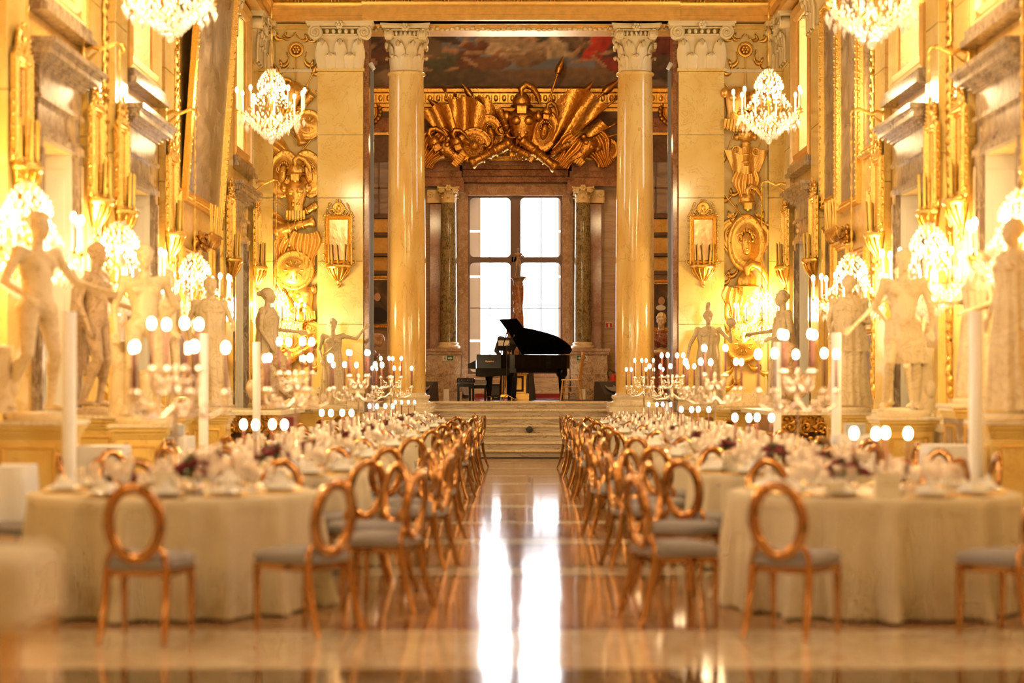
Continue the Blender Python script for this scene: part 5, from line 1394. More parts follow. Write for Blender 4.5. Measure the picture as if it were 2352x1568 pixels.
# ================================================================== TABLES
TB = []
ORD = ('nearest', 'second', 'third', 'fourth', 'fifth', 'sixth', 'seventh', 'farthest')
YL = (12.45, 15.1, 17.8, 21.0, 24.2, 27.1, 29.9, 32.9)
YR = (12.45, 15.2, 18.1, 21.0, 23.8, 26.5, 29.4, 32.4)
XL = (-2.49, -2.30, -2.30, -2.26, -2.22, -2.18, -2.16, -2.16)
XR = (2.26, 2.18, 2.14, 2.14, 2.14, 2.14, 2.14, 2.16)
for k in range(8):
    TB.append((-1, k, XL[k], YL[k])); TB.append((1, k, XR[k], YR[k]))
def tname(s, k): return '%s %s table' % (ORD[k], 'left' if s < 0 else 'right')
def make_table():
    t = thing('round_table', 'round banquet table', 'table')
    m = MB(); m.lathe([(.955, .725), (.965, .735), (.965, .75), (.95, .755)], 48); m.build('tabletop', MT['walnut'], t)
    for i in range(4):
        a = PI/4+i*PI/2; m = MB(); m.tube([(.72*math.cos(a), .72*math.sin(a), .73), (.80*math.cos(a), .80*math.sin(a), 0)], .02, 7); m.build('leg', MT['walnut'], t)
    return t
RT = Proto(make_table())
def cloth_mesh(seed):
    m = MB(); r = random.Random(seed); n = 180; ph = [r.uniform(0, 6.28) for _ in range(5)]
    loops = []
    loops.append([(.02*math.cos(2*PI*j/n), .02*math.sin(2*PI*j/n), .763) for j in range(n)])
    loops.append([(.96*math.cos(2*PI*j/n), .96*math.sin(2*PI*j/n), .763) for j in range(n)])
    loops.append([(.985*math.cos(2*PI*j/n), .985*math.sin(2*PI*j/n), .752) for j in range(n)])
    for i in range(1, 13):
        t = i/12; lo = []
        for j in range(n):
            a = 2*PI*j/n
            f = .42*math.sin(19*a+ph[0]+1.3*math.sin(2*a+ph[3]))+.3*math.sin(31*a+ph[1]+t)+.28*math.sin(11*a+ph[2])
            rr = .975+.02*t+.10*t**.6*f*(1+.3*f)+(.05*(t-.85)/.15*max(0, f) if t > .85 else 0)
            lo.append((rr*math.cos(a), rr*math.sin(a), .75-.738*t))
        loops.append(lo)
    m.loft(loops, cap=False)
    me = bpy.data.meshes.new('tablecloth'); me.from_pydata(m.v, [], m.f); me.polygons.foreach_set('use_smooth', m.sm); me.materials.append(MT['cloth'])
    return me
CL = [cloth_mesh(s) for s in (1, 2, 3)]
for s, k, x, y in TB:
    RT.at((x, y, 0), rnd.uniform(0, 1), scale=(1.0 if k == 0 else .92), label='round banquet table hidden under its long cloth, %s of the aisle, %s from the camera' % ('left' if s < 0 else 'right', ORD[k]))
    sf = 1.0 if k == 0 else .92
    o = place('tablecloth', CL[(k+(s > 0)) % 3], None, (x, y, .002), (0, 0, rnd.uniform(0, 6)), (sf, sf, 1))
    tag(o, 'floor-length cream cloth on the %s' % (tname(s, k)+(' of the aisle' if k else ' to the camera')), 'tablecloth', 'cream tablecloths')

# chairs: oval mirror-polished back, splayed legs, grey seat; faces +y
def make_chair():
    c = thing('oval_back_chair', 'rose-gold oval-back chair', 'chair')
    def ell_pt(a, rx, rz):
        x, z = rx*math.sin(a), rz*math.cos(a)
        return (x, -.215-(.14*(z+.21)), .695+z)
    n = 40; lo = []
    for i in range(n):
        a = 2*PI*i/n; sec = []
        for dr, dy in ((-.031, -.014), (.031, -.018), (.033, .0), (.031, .018), (-.031, .014), (-.033, 0)):
            p = ell_pt(a, .152+dr, .205+dr); sec.append((p[0], p[1]+dy, p[2]))
        lo.append(sec)
    m = MB(); m.loft(lo, cap=False, wrap=True); m.build('oval_back', MT['copper'], c)
    for sx in (-1, 1):
        m = MB(); m.tube([(sx*.125, -.218, .585), (sx*.165, -.205, .50), (sx*.175, -.20, .42)], [.014, .02, .022], 8); m.build('back_post', MT['copper'], c)
        m = MB(); m.tube([(sx*.175, -.20, .44), (sx*.178, -.215, .30), (sx*.185, -.26, .12), (sx*.195, -.305, 0)], [.027, .026, .021, .014], 8); m.build('leg', MT['copper'], c)
        m = MB(); m.tube([(sx*.205, .195, .42), (sx*.205, .195, .22), (sx*.205, .20, 0)], [.027, .022, .014], 8); m.build('leg', MT['copper'], c)
    def plan(k, z, e=0):
        pts = []
        for x, y, r in ((-.20, -.215, .05), (.20, -.215, .05), (.235, .225, .07), (-.235, .225, .07)):
            sx = 1 if x > 0 else -1; sy = 1 if y > 0 else -1
            for q in range(4):
                a = {(-1, -1): 180, (1, -1): 270, (1, 1): 0, (-1, 1): 90}[(sx, sy)]+q*30; a = R(a)
                pts.append(((x-sx*r)*k+(r+e)*math.cos(a), (y-sy*r)*k+(r+e)*math.sin(a), z))
        return pts
    m = MB(); m.loft([plan(1, .385, -.008), plan(1, .425, -.008)], smooth=False); m.build('seat_frame', MT['copper'], c)
    m = MB(); m.loft([plan(1, .426, -.004), plan(1, .44, .008), plan(1, .475, .008), plan(1, .492, -.008), plan(.8, .505, -.01), plan(.3, .51, -.02)]); m.build('seat', MT['seat'], c)
    return c
CHR = Proto(make_chair())
SEAT = {0: 'near side', 1: 'near aisle corner', 2: 'aisle side, front', 3: 'aisle side, rear', 4: 'far side, aisle half', 5: 'far side, wall half', 6: 'wall side, rear', 7: 'wall side, front', 8: 'near wall corner'}
def chair(x, y, face, s, k, q):
    CHR.at((x, y, 0), face, 'rose-gold oval-back chair, %s of the %s' % (SEAT[q], tname(s, k)), 'oval-back chairs around the tables')
PLACES = []
for s, k, x, y in TB:
    for q in range(9):
        # angle measured from the camera side, turning towards the aisle
        th = q*40; a = R(th)
        dx, dy = -s*math.sin(a), -math.cos(a)
        r = {0: 1.27, 1: 1.30, 8: 1.30, 4: 1.23, 5: 1.23, 2: 1.24 if k > 2 else 1.34, 3: 1.24 if k > 2 else 1.34}.get(q, 1.34)+rnd.uniform(-.02, .03)+(.08 if k == 0 else 0); tw = rnd.uniform(-.15, .15)
        if k == 0:
            if s < 0 and q in (0, 1, 8): r = {0: 1.72, 1: 1.72, 8: 1.66}[q]; a2 = {0: 5, 1: 37, 8: -26}[q]; dx, dy = math.sin(R(a2)), -math.cos(R(a2)); tw = {0: -.2, 1: .25, 8: -.35}[q]
            if s > 0 and q in (0, 8, 1, 2): r = {0: 1.62, 8: 1.62, 1: 1.72, 2: 1.72}[q]; a2 = {0: 18, 8: 48, 1: -27, 2: -57}[q]; dx, dy = math.sin(R(a2)), -math.cos(R(a2)); tw = {0: .35, 8: .2, 1: -.05, 2: -.25}[q]
        if k == 1 and s > 0 and q == 1: r = 1.45
        PLACES.append((s, k, x, y, q, dx, dy))
        if k >= 3 and q in (6, 7): continue
        cx, cy = x+dx*r, y+dy*r
        chair(cx, cy, math.atan2(-dy, -dx)-PI/2+tw, s, k, q)

# ---------------------------------------------------------------- things on the tables
def proto_mesh(mb, name, mat):
    me = bpy.data.meshes.new(name); me.from_pydata(mb.v, [], mb.f); me.polygons.foreach_set('use_smooth', mb.sm); me.materials.append(mat); return me
ZT = .765
GL = {}
for nm, pr in (('water_goblet', [(.035, 0), (.033, .004), (.006, .008), (.005, .07), (.02, .085), (.042, .12), (.044, .15), (.036, .19)]),
               ('wine_glass', [(.034, 0), (.032, .004), (.005, .008), (.0045, .09), (.02, .105), (.038, .135), (.037, .165), (.031, .20)]),
               ('champagne_flute', [(.03, 0), (.028, .004), (.005, .008), (.0045, .09), (.018, .11), (.027, .15), (.027, .20), (.023, .24)]),
               ('small_wine_glass', [(.03, 0), (.028, .004), (.005, .008), (.0045, .07), (.018, .085), (.033, .11), (.032, .14), (.027, .165)])):
    m = MB(); m.lathe(pr, 14, cap=False); GL[nm] = proto_mesh(m, nm, MT['glass'])
m = MB(); m.lathe([(.0, .004), (.10, .005), (.15, .016), (.155, .018), (.15, .012), (.1, .0)], 28); charger = proto_mesh(m, 'charger_plate', MT['gold'])
m = MB(); m.lathe([(.0, .022), (.09, .022), (.12, .034), (.125, .036), (.12, .030), (.08, .016)], 28); plate = proto_mesh(m, 'dinner_plate', MT['china'])
m = MB()
m.loft([[(-.07, -.07, .037), (.07, -.07, .037), (.07, .07, .037), (-.07, .07, .037)], [(-.065, -.06, .06), (.065, -.065, .055), (.06, .06, .06), (-.06, .065, .058)], [(-.02, -.05, .085), (.05, -.02, .075), (.02, .05, .09), (-.05, .02, .08)]], smooth=False)
m.loft([[(-.05, -.03, .05), (0, -.06, .05), (.05, -.03, .05), (0, 0, .05)], [(-.02, -.015, .12), (0, -.03, .13), (.02, -.015, .12), (0, 0, .11)]], smooth=False)
napkin = proto_mesh(m, 'folded_napkin', MT['napkin'])
m = MB(); m.tube([(0, -.11, .006), (0, .02, .006)], .005, 5); m.bbox(-.010, .010, .02, .10, .003, .007, .002); knife = proto_mesh(m, 'knife', MT['gold'])
m = MB(); m.tube([(0, -.11, .006), (0, .03, .008)], .004, 5)
for i in (-1, 0, 1): m.tube([(0, .03, .008), (i*.008, .045, .008), (i*.008, .09, .012)], .0022, 4)
fork = proto_mesh(m, 'fork', MT['gold'])
def obj_at(me, name, loc, rz, label, cat, group):
    o = place(name, me, None, loc, (0, 0, rz)); return tag(o, label, cat, group)
glass_all = []
POS = {0: 'near-side', 1: 'near aisle-corner', 2: 'front aisle-side', 3: 'rear aisle-side', 4: 'far-side aisle-half', 5: 'far-side wall-half', 6: 'rear wall-side', 7: 'front wall-side', 8: 'near wall-corner'}
for s, k, x, y, q, dx, dy in PLACES:
    rz = math.atan2(-dy, -dx)-PI/2; tx, ty = -dy, dx
    at = '%s place of the %s' % (POS[q], tname(s, k))
    px_, py_ = x+dx*.74, y+dy*.74
    obj_at(charger, 'charger_plate', (px_, py_, ZT), rz, 'gilt-rimmed charger plate at the '+at, 'plate', 'place settings')
    obj_at(plate, 'dinner_plate', (px_, py_, ZT), rz, 'white dinner plate at the '+at, 'plate', 'place settings')
    obj_at(napkin, 'folded_napkin', (px_, py_, ZT), rz+rnd.uniform(-.3, .3), 'folded white napkin at the '+at, 'napkin', 'place settings')
    if k < 3:
        obj_at(knife, 'knife', (px_-tx*.19, py_-ty*.19, ZT), rz, 'gilt table knife at the '+at, 'cutlery', 'place settings')
        obj_at(fork, 'fork', (px_+tx*.19, py_+ty*.19, ZT), rz, 'gilt table fork at the '+at, 'cutlery', 'place settings')
    for i, nm in enumerate(('water_goblet', 'wine_glass', 'champagne_flute', 'small_wine_glass')):
        u = (-.04, .05, .01, .12)[i]+rnd.uniform(-.012, .012); v = (.54, .52, .44, .60)[i]
        glass_all.append((y+dy*v, x+dx*v-tx*(u+.04), nm, at))
glass_all.sort()
far = MB()
for i, (gy, gx, nm, at) in enumerate(glass_all):
    if i < 298:
        obj_at(GL[nm], nm, (gx, gy, ZT), 0, 'clear %s at the %s' % (nm.replace('_', ' '), at), 'glass', 'stemware on the tables')
    else:
        me = GL[nm]; far.add([(v.co.x+gx, v.co.y+gy, v.co.z+ZT) for v in me.vertices], [tuple(p.vertices) for p in me.polygons], True)
o = far.build('distant_stemware', MT['glass']); tag(o, 'crowd of clear stemmed glasses on the farther tables', 'glass', None, 'stuff')

# tall silver candelabra
def make_candelabrum():
    c = thing('candelabrum', 'silver candelabrum', 'candelabrum')
    m = MB(); m.lathe([(.11, 0), (.11, .012), (.09, .02), (.04, .04), (.02, .07), (.03, .10), (.014, .13), (.012, .50), (.03, .53), (.035, .56), (.014, .59), (.014, .70), (.04, .73), (.02, .77), (.012, .80), (.02, .84), (.005, .86)], 18); m.build('stem', MT['silver'], c)
    am = {}
    cm = fm = None
    for ring, (n, r, zc, off) in enumerate(((5, .34, .66, .2), (4, .17, .82, .5))):
        for i in range(n):
            a = off+2*PI*i/n
            if ring not in am:
                m = MB()
                m.tube([(.01, 0, zc-.08), (r*.3, 0, zc-.15), (r*.7, 0, zc-.16), (r*.98, 0, zc-.11), (r*1.0, 0, zc-.02), (r, 0, zc)], [.013, .012, .012, .012, .010, .010], 6)
                m.tube(spiral_pts((r*.55, 0, zc-.10), .05, .015, 1.3, R(200), 1, 12), .008, 5)
                m.tube(spiral_pts((r*.82, 0, zc-.06), .035, .01, 1.3, R(-30), -1, 12), .007, 5)
                m.lathe([(.012, -.01), (.045, .0), (.05, .012), (.02, .012), (.022, .04)], 10, (r, 0, zc))
                o = m.build('arm', MT['silver'], c); am[ring] = o.data
            else: o = place('arm', am[ring], c)
            o.rotation_euler = (0, 0, a)
            if cm is None:
                m = MB(); m.lathe([(.013, 0), (.011, .25), (.003, .255)], 8); k = m.build('candle', MT['taper'], c); cm = k.data
                m = MB(); m.ell((0, 0, .285), (.023, .023, .036), 8, 6); f = m.build('flame', MT['flame'], k); fm = f.data
            else:
                k = place('candle', cm, c); place('flame', fm, k)
            k.location = (r*math.cos(a), r*math.sin(a), zc+.035)
    return c
CD = Proto(make_candelabrum())
TALL = {(-1, 0), (-1, 2), (-1, 4), (-1, 6), (1, 1), (1, 3), (1, 5), (1, 7)}
def make_stick():
    c = thing('candlestick', 'slender candlestick', 'candlestick')
    m = MB(); m.lathe([(.04, 0), (.038, .006), (.008, .02), (.007, .10), (.016, .11), (.010, .12), (.014, .14)], 12); m.build('holder', MT['silver'], c)
    m = MB(); m.lathe([(.010, .13), (.009, .36), (.003, .365)], 8); k = m.build('candle', MT['taper'], c)
    m = MB(); m.ell((0, 0, .395), (.023, .023, .036), 8, 6); m.build('flame', MT['flame'], k)
    return c
CS = Proto(make_stick())
def make_flowers():
    f = thing('flower_arrangement', 'low bouquet', 'flowers')
    r = random.Random(4)
    m = MB(); m.lathe([(.05, 0), (.08, .02), (.085, .07), (.07, .08)], 16); m.build('bowl', MT['silver'], f)
    m = MB()
    for i in range(46):
        a = r.uniform(0, 6.28); e = r.uniform(.1, 1.3); d = r.uniform(.08, .15)
        p = Vector((d*math.cos(a)*math.cos(e), d*math.sin(a)*math.cos(e), .08+d*math.sin(e))); q = p*1.35+Vector((0, 0, -.01)); s = Vector((-math.sin(a), math.cos(a), 0))*.02
        m.add([tuple(p), tuple((p+q)/2+s), tuple(q), tuple((p+q)/2-s)], [(0, 1, 2, 3)])
    m.build('foliage', MT['leaf'], f)['kind'] = 'stuff'
    rm = None
    for i in range(9):
        a = i*2.4; e = .25+.13*i; d = .13
        if rm is None:
            m = MB()
            for ring, (n, rr, z) in enumerate(((5, .030, -.004), (4, .018, .008), (1, 0, .014))):
                for j in range(n): b = j*2*PI/max(1, n)+ring; m.ell((rr*math.cos(b), rr*math.sin(b), z), (.022, .022, .018), 7, 5)
            o = m.build('rose', MT['rose'], f); rm = o.data
        else: o = place('rose', rm, f)
        o.location = (d*math.cos(a)*math.cos(e), d*math.sin(a)*math.cos(e), .09+d*math.sin(e)); o.rotation_euler = (r.uniform(-.5, .5), r.uniform(-.5, .5), a)
    return f
FL = Proto(make_flowers())
for s, k, x, y in TB:
    tn = tname(s, k)
    if (s, k) in TALL:
        CD.at((x, y, ZT), rnd.uniform(0, 1), 'tall branched silver candelabrum with lit dark candles on the '+tn, 'silver candelabra')
        lamp((x, y, ZT+1.15), 14, .25, (1, .68, .36))
    else:
        for i, (ux, uy) in enumerate(((-.17, .05), (-.05, -.10), (.06, .12), (.18, -.04))):
            CS.at((x+ux+.05, y+uy, ZT), 0, 'slender lit candlestick, %s of four on the %s' % (('leftmost', 'second from the left', 'third from the left', 'rightmost')[i], tn), 'low candlesticks')
        lamp((x, y, ZT+.5), 6, .15, (1, .68, .36))
    FL.at((x+(.18 if s < 0 else -.25), y-.36, ZT), rnd.uniform(0, 3), 'low bouquet of red roses and dark leaves on the '+tn, 'table bouquets', 1.0 if k < 2 else .8)
    if k < 2: FL.at((x+(-.30 if s < 0 else .16), y-.30, ZT), rnd.uniform(0, 3), 'second low bouquet of red roses, %s on the %s' % ('wall side' , tn), 'table bouquets', .75)
# menu cards
def card(x, y, rz, w, h, label):
    c = thing('menu_card', label, 'card', (x, y, ZT), rz)
    m = MB(); m.box(-w/2, w/2, -.002, .002, 0, h); m.build('front_leaf', MT['card'], c)
    m = MB(); m.T = Matrix.Rotation(R(-28), 4, 'X'); m.box(-w/2, w/2, 0, .003, 0, h); m.T = None
    m.build('back_leaf', MT['card'], c)
    m = MB(); m.tube([(-w*.28, -.004, h*.52), (-w*.1, -.004, h*.60), (w*.05, -.004, h*.50), (w*.28, -.004, h*.57)], .002, 4); m.build('flourish', MT['ink'], c)
card(-2.42, 11.72, .1, .15, .165, 'square cream menu card standing on the nearest left table')
card(2.20, 11.66, -.05, .155, .165, 'square cream menu card standing on the nearest right table')
card(1.88, 11.72, .2, .13, .10, 'low cream place card on the nearest right table, left of the menu card')
card(-1.55, 15.1, .2, .12, .12, 'cream place card on the second left table'); card(1.6, 15.1, -.2, .12, .12, 'cream place card on the second right table')

# serving tables with plain white cloths
def serving(x, y, label, stack_label=None, z=.94, w=.44):
    t = thing('serving_table', label, 'table', (x, y, 0))
    m = MB(); m.bbox(-w/2+.03, w/2-.03, -w/2+.03, w/2-.03, z-.04, z-.01); m.build('tabletop', MT['walnut'], t)
    for sx in (-1, 1):
        for sy in (-1, 1):
            m = MB(); m.tube([(sx*(w/2-.06), sy*(w/2-.06), z-.04), (sx*(w/2-.06), sy*(w/2-.06), 0)], .018, 6); m.build('leg', MT['walnut'], t)
    m = MB(); n = 64; lo = [[], [], []]
    def sq(j, r, f=0):
        a = 2*PI*j/n; c, s_ = math.cos(a), math.sin(a); q = (abs(c)**6+abs(s_)**6)**(-1/6); return ((r+f)*q*c, (r+f)*q*s_)
    loops = [[(*sq(j, .01), z+.002) for j in range(n)], [(*sq(j, w/2), z+.002) for j in range(n)]]
    for i in range(1, 7):
        tt = i/6; loops.append([(*sq(j, w/2+.008+.01*tt, .016*tt*math.sin(j*PI/4+1)), z-.01-(z-.03)*tt*.98) for j in range(n)])
    m.loft(loops[1:], cap=False); m.add(loops[1], [tuple(range(n))]); o = m.build('white_tablecloth', MT['white_cloth'], None, (x, y, 0)); tag(o, 'white cloth hanging from the '+label.replace('small square ', ''), 'tablecloth')
    if stack_label:
        for i in range(8):
            o = place('side_plate', plate, None, (x+.02+rnd.uniform(-.004, .004), y, z+.005+i*.014-.016)); tag(o, 'white plate on the %s serving table, %s of its stack' % (stack_label, ('bottom plate', 'second from bottom', 'third from bottom', 'fourth from bottom', 'fourth from top', 'third from top', 'second from top', 'top plate')[i]), 'plate', 'stacked plates '+('left' if x < 0 else 'right'))
serving(-3.93, 13.4, 'small square serving table cut by the left edge', z=.90)
serving(-3.86, 16.4, 'small square serving table left, beside the leftmost lamp pole')
serving(-3.78, 19.3, 'small square serving table with plates, left side', 'left')
serving(3.76, 16.6, 'small square serving table right, beside the rightmost lamp pole')
serving(3.52, 19.9, 'small square serving table with plates, right side', 'right')

# near the camera on the left: clear acrylic stand with a cream cloth-covered top
st = thing('acrylic_stand', 'clear acrylic stand at the lower left corner, very near the camera', 'stand', (-1.72, 5.0, 0))
for z0, z1, w in ((0, .05, .24), (.05, .30, .20), (.30, .86, .22)):
    m = MB(); m.bbox(-w, w, -w, w, z0, z1-.002, .012); m.build('clear_block', MT['acrylic'], st)
m = MB(); m.tube([(.19, -.19, .05), (.19, -.19, .86)], .012, 6); m.tube([(-.19, -.19, .05), (-.19, -.19, .86)], .012, 6); m.build('corner_rod', MT['gold'], st)
o = MB(); o.bbox(-.235, .235, -.235, .235, .862, 1.05, .03); o = o.build('covered_box', MT['cloth'], None, (-1.72, 5.0, 0)); tag(o, 'cream fabric-covered box on the clear stand at the lower left', 'box')

# ================================================================== STAGE
# grand piano, straight side away from the camera
PY = 42.2
def PX(px, Y=PY): return P(px, 0, Y)[0]
def PZ(py, Y=PY): return P(0, py, Y)[2]
pn = thing('grand_piano', 'black lacquered grand piano with raised lid on the stage', 'piano', (.05, PY, ZS))
def L(px, py, Y=PY): return (PX(px, Y)-.05, PZ(py, Y)-ZS)
x0 = L(1096, 0)[0]; x1 = L(1310, 0)[0]; zt_, zb_ = L(0, 815)[1], L(0, 846)[1]
plan = [(x0, .75)]+[(x0, -.72), (x0+.55, -.74), (x0+.75, -.66)]
for t in range(1, 9): u = t/8; plan.append((x0+.75+.95*u, -.66+.42*(3*u*u-2*u**3)))
for t in range(0, 9): a = -PI/2+PI*t/8; plan.append((x1-.30+.30*math.cos(a), .30+.50*math.sin(a) if math.sin(a) < 0 else .30+.45*math.sin(a)))
m = MB(); m.prism(plan, zb_, zt_, 'xy'); m.build('rim', MT['black'], pn)
m = MB(); m.prism([(x0*.98+.2, .6), (x0+.2, -.6), (x0+.9, -.5), (x1-.3, -.1), (x1-.3, .5)], zb_-.10, zb_, 'xy'); m.build('soundboard_beams', MT['black'], pn)
m = MB(); m.prism([(x0-.02, zb_-.02), (x0-.20, zb_-.0), (x0-.20, zb_+.10), (x0-.10, zb_+.14), (x0-.02, zb_+.18)], -.72, .75, 'xz'); m.build('keyboard_block', MT['black'], pn)
m = MB(); m.prism([(x0-.02, zb_-.18), (x0+.1, zb_-.2), (x0+.75, zb_-.16), (x0+.75, zb_), (x0-.02, zb_)], -.70, -.62, 'xz'); m.build('cheek_panel', MT['black'], pn)
for i in range(52):
    m = MB(); yk = -.62+i*1.24/52; m.box(x0-.17, x0-.03, yk+.001, yk+.0225, zb_+.10, zb_+.125); m.build('key', MT['bone'], pn)
for px_, yy in ((1124, -.55), (1170, .55), (1291, .2)):
    lx = L(px_, 0)[0]
    m = MB(); m.lathe([(.04, .0), (.045, .10), (.06, .2), (.085, .52), (.12, .56), (.13, zb_-.1), (.12, zb_)], 10, (lx, yy, 0)); 
    g = m.build('leg', MT['black'], pn)
    m = MB(); m.lathe([(.028, -.012), (.035, 0), (.028, .012)], 12, (lx+.03, yy, .035), axis='y'); m.lathe([(.03, .05), (.045, .08), (.03, .1)], 10, (lx, yy, 0)); m.build('brass_caster', MT['gold'], g)
m = MB()
for d in (-.05, 0, .05): m.tube([(L(1158, 0)[0]+d, -.05, .12), (L(1158, 0)[0]+d*.7, -.05, zb_)], .011, 6)
m.box(L(1150, 0)[0], L(1166, 0)[0], -.14, -.02, .06, .12); m.build('pedal_lyre', MT['gold'], pn)
# lid: hinged along the far side, tilted up; front flap folded back
def lidpt(px, py):
    h = (812-py)*PY/FPX; return (PX(px)-.05, .72-h*1.55*.9, zt_+.02+h)
lp = [lidpt(*q) for q in ((1200, 812), (1186, 790), (1168, 762), (1147, 735), (1187, 733), (1194, 742), (1202, 753), (1225, 757), (1255, 764), (1280, 772), (1298, 783), (1311, 793), (1316, 802), (1311, 810), (1300, 812))]
m = MB(); n_ = len(lp); nv = Vector((0, .58, .81))*.022
m.add(lp+[tuple(Vector(p)+nv) for p in lp], [tuple(range(n_)), tuple(range(2*n_-1, n_-1, -1))]+[(i, (i+1) % n_, (i+1) % n_+n_, i+n_) for i in range(n_)]); m.build('lid', MT['black'], pn)
a_, b_ = lidpt(1208, 790), L(1165, 815)
m = MB(); m.tube([(L(1150, 0)[0], -.6, zt_), lidpt(1165, 760)], .012, 6); m.build('lid_prop', MT['black'], pn)
m = MB(); m.box(L(1142, 0)[0], L(1170, 0)[0], .28, .30, zt_+.10, zt_+.34); m.build('music_desk', MT['black'], pn)
cu = bpy.data.curves.new('piano_lettering', 'FONT'); cu.body = 'Passadori'; cu.size = .052; cu.extrude = .001; cu.shear = .35
to = bpy.data.objects.new('piano_lettering_tmp', cu); col.objects.link(to)
me = bpy.data.meshes.new_from_object(to.evaluated_get(bpy.context.evaluated_depsgraph_get())); bpy.data.objects.remove(to)
me.materials.clear(); me.materials.append(MT['gold']); place('piano_lettering', me, pn, (L(1115, 0)[0], -.745, zb_+.14), (R(90), 0, 0))
# sheets of music on the desk
o = MB(); o.T = Matrix.Rotation(R(-12), 4, 'X'); o.box(-.13, .0, -.004, 0, 0, .13); o.box(.004, .13, -.004, .0, 0, .13); o = o.build('sheet_music', MT['paper'], None, (PX(1157), PY+.26, ZS+zt_+.22)); tag(o, 'open white sheet music on the piano desk', 'paper')

# the pianist, standing behind the piano, bent over the keys
J = dict(DEF); J.update(pel=(0, .04, .96), ch=(0, -.03, 1.28), nk=(0, -.05, 1.47), hd=(.02, -.10, 1.61), sL=(.20, -.02, 1.42), sR=(-.20, -.02, 1.42), eL=(.29, -.10, 1.15), wL=(.22, -.34, 1.04), eR=(-.31, -.08, 1.15), wR=(-.26, -.32, 1.04), hL=(.095, .03, .89), hR=(-.095, .03, .89), look=.5, nod=.35)
pe = thing('person', 'person in a black jumper standing behind the piano, head bent, hands low', 'person', (PX(1168, 43.3), 43.35, ZS), R(10))
m = MB(); body_prims(m, J, False, True, True, (True, True), None); place('body', bake(m, 'body', MT['skin'], .013, 2), pe)
m = MB(); body_prims(m, J, False, False, False, (True, True), None, inf=.018, hands=False)
place('black_jumper', bake(m, 'black_jumper', MT['blackmatt'], .014, 3), pe)
m = MB(); 
for s_ in 'LR': capsule(m, J['h'+s_], .115, J['k'+s_], .085, 12); capsule(m, J['k'+s_], .085, J['a'+s_], .065, 12)
m.ell(J['pel'], (.19, .14, .13), 12, 8); place('black_trousers', bake(m, 'black_trousers', MT['blackmatt'], .016, 2), pe)
for s_ in 'LR':
    a = Vector(J['a'+s_]); m = MB(); m.ell(a+Vector((0, -.07, -.035)), (.05, .14, .045), 12, 8); m.build('shoe', MT['black'], pe)
m = MB(); m.ell((.02, -.07, 1.645), (.086, .10, .10), 14, 10); m.ell((.02, -.035, 1.60), (.08, .08, .09), 12, 8); m.build('hair', MT['hair'], pe)

# piano bench, stool, chair
def bench(x, y, w, d, h, label, mt, cushion, name='piano_bench'):
    b = thing(name, label, 'bench', (x, y, ZS))
    m = MB(); m.bbox(-w/2, w/2, -d/2, d/2, h-.11, h, .02); m.build('cushion', MT[cushion], b)
    for i in range(6):
        m = MB(); m.ell((-w/2+.04+i*(w-.08)/5, -d/2, h-.05), (.008, .006, .008), 6, 4); m.build('button', MT['silver'], b)
    m = MB(); m.bbox(-w/2+.01, w/2-.01, -d/2+.01, d/2-.01, h-.20, h-.12, .005); m.build('apron', MT[mt], b)
    for sx in (-1, 1):
        for sy in (-1, 1):
            m = MB(); m.bbox(sx*(w/2-.035)-.022, sx*(w/2-.035)+.022, sy*(d/2-.035)-.022, sy*(d/2-.035)+.022, 0, h-.2, .003); m.build('leg', MT[mt], b)
    return b
bench(PX(1070, 41), 41.0, .40, .34, .50, 'black piano bench with a padded top at the left end of the piano', 'black', 'black')
bench(PX(1097, 41.7), 41.7, .42, .34, .46, 'second dark bench with a grey top under the keyboard', 'black', 'greysat')
def wood_chair(x, y, rz):
    c = thing('wooden_chair', 'pale wooden chair with a tall carved back, right of the piano', 'chair', (x, y, ZS), rz)
    m = MB(); m.bbox(-.21, .21, -.2, .2, .44, .475, .012); m.build('seat', MT['pine'], c)
    for sx in (-1, 1):
        m = MB(); m.tube([(sx*.18, -.17, .44), (sx*.19, -.19, .2), (sx*.20, -.21, 0)], [.018, .022, .014], 7); m.build('leg', MT['pine'], c)
        m = MB(); m.tube([(sx*.18, .23, 0), (sx*.17, .18, .45), (sx*.17, .23, .75), (sx*.18, .27, 1.02)], [.016, .02, .016, .018], 7); m.build('back_leg', MT['pine'], c)
    for z, sp in ((.14, 1), (.26, 1)):
        for y0, y1 in ((-.2, -.2), (.19, .19)):
            m = MB(); m.tube([(-.19, y0, z), (.19, y1, z)], .010, 6); m.build('stretcher', MT['pine'], c)
        for sx in (-1, 1): m = MB(); m.tube([(sx*.19, -.2, z+.04), (sx*.19, .2, z+.04)], .010, 6); m.build('stretcher', MT['pine'], c)
    m = MB(); m.prism([(-.19, .93), (.19, .93), (.19, 1.02), (.12, 1.08), (0, 1.06), (-.12, 1.08), (-.19, 1.02)], .255, .285, 'xz'); m.build('crest_rail', MT['pine'], c)
    for i in range(5): m = MB(); m.tube([(-.12+.06*i, .19, .47), (-.12+.06*i, .22, .7), (-.13+.065*i, .265, .95)], [.008, .012, .008], 6); m.build('spindle', MT['pine'], c)
wood_chair(PX(1312, 41.2), 41.2, R(-100))
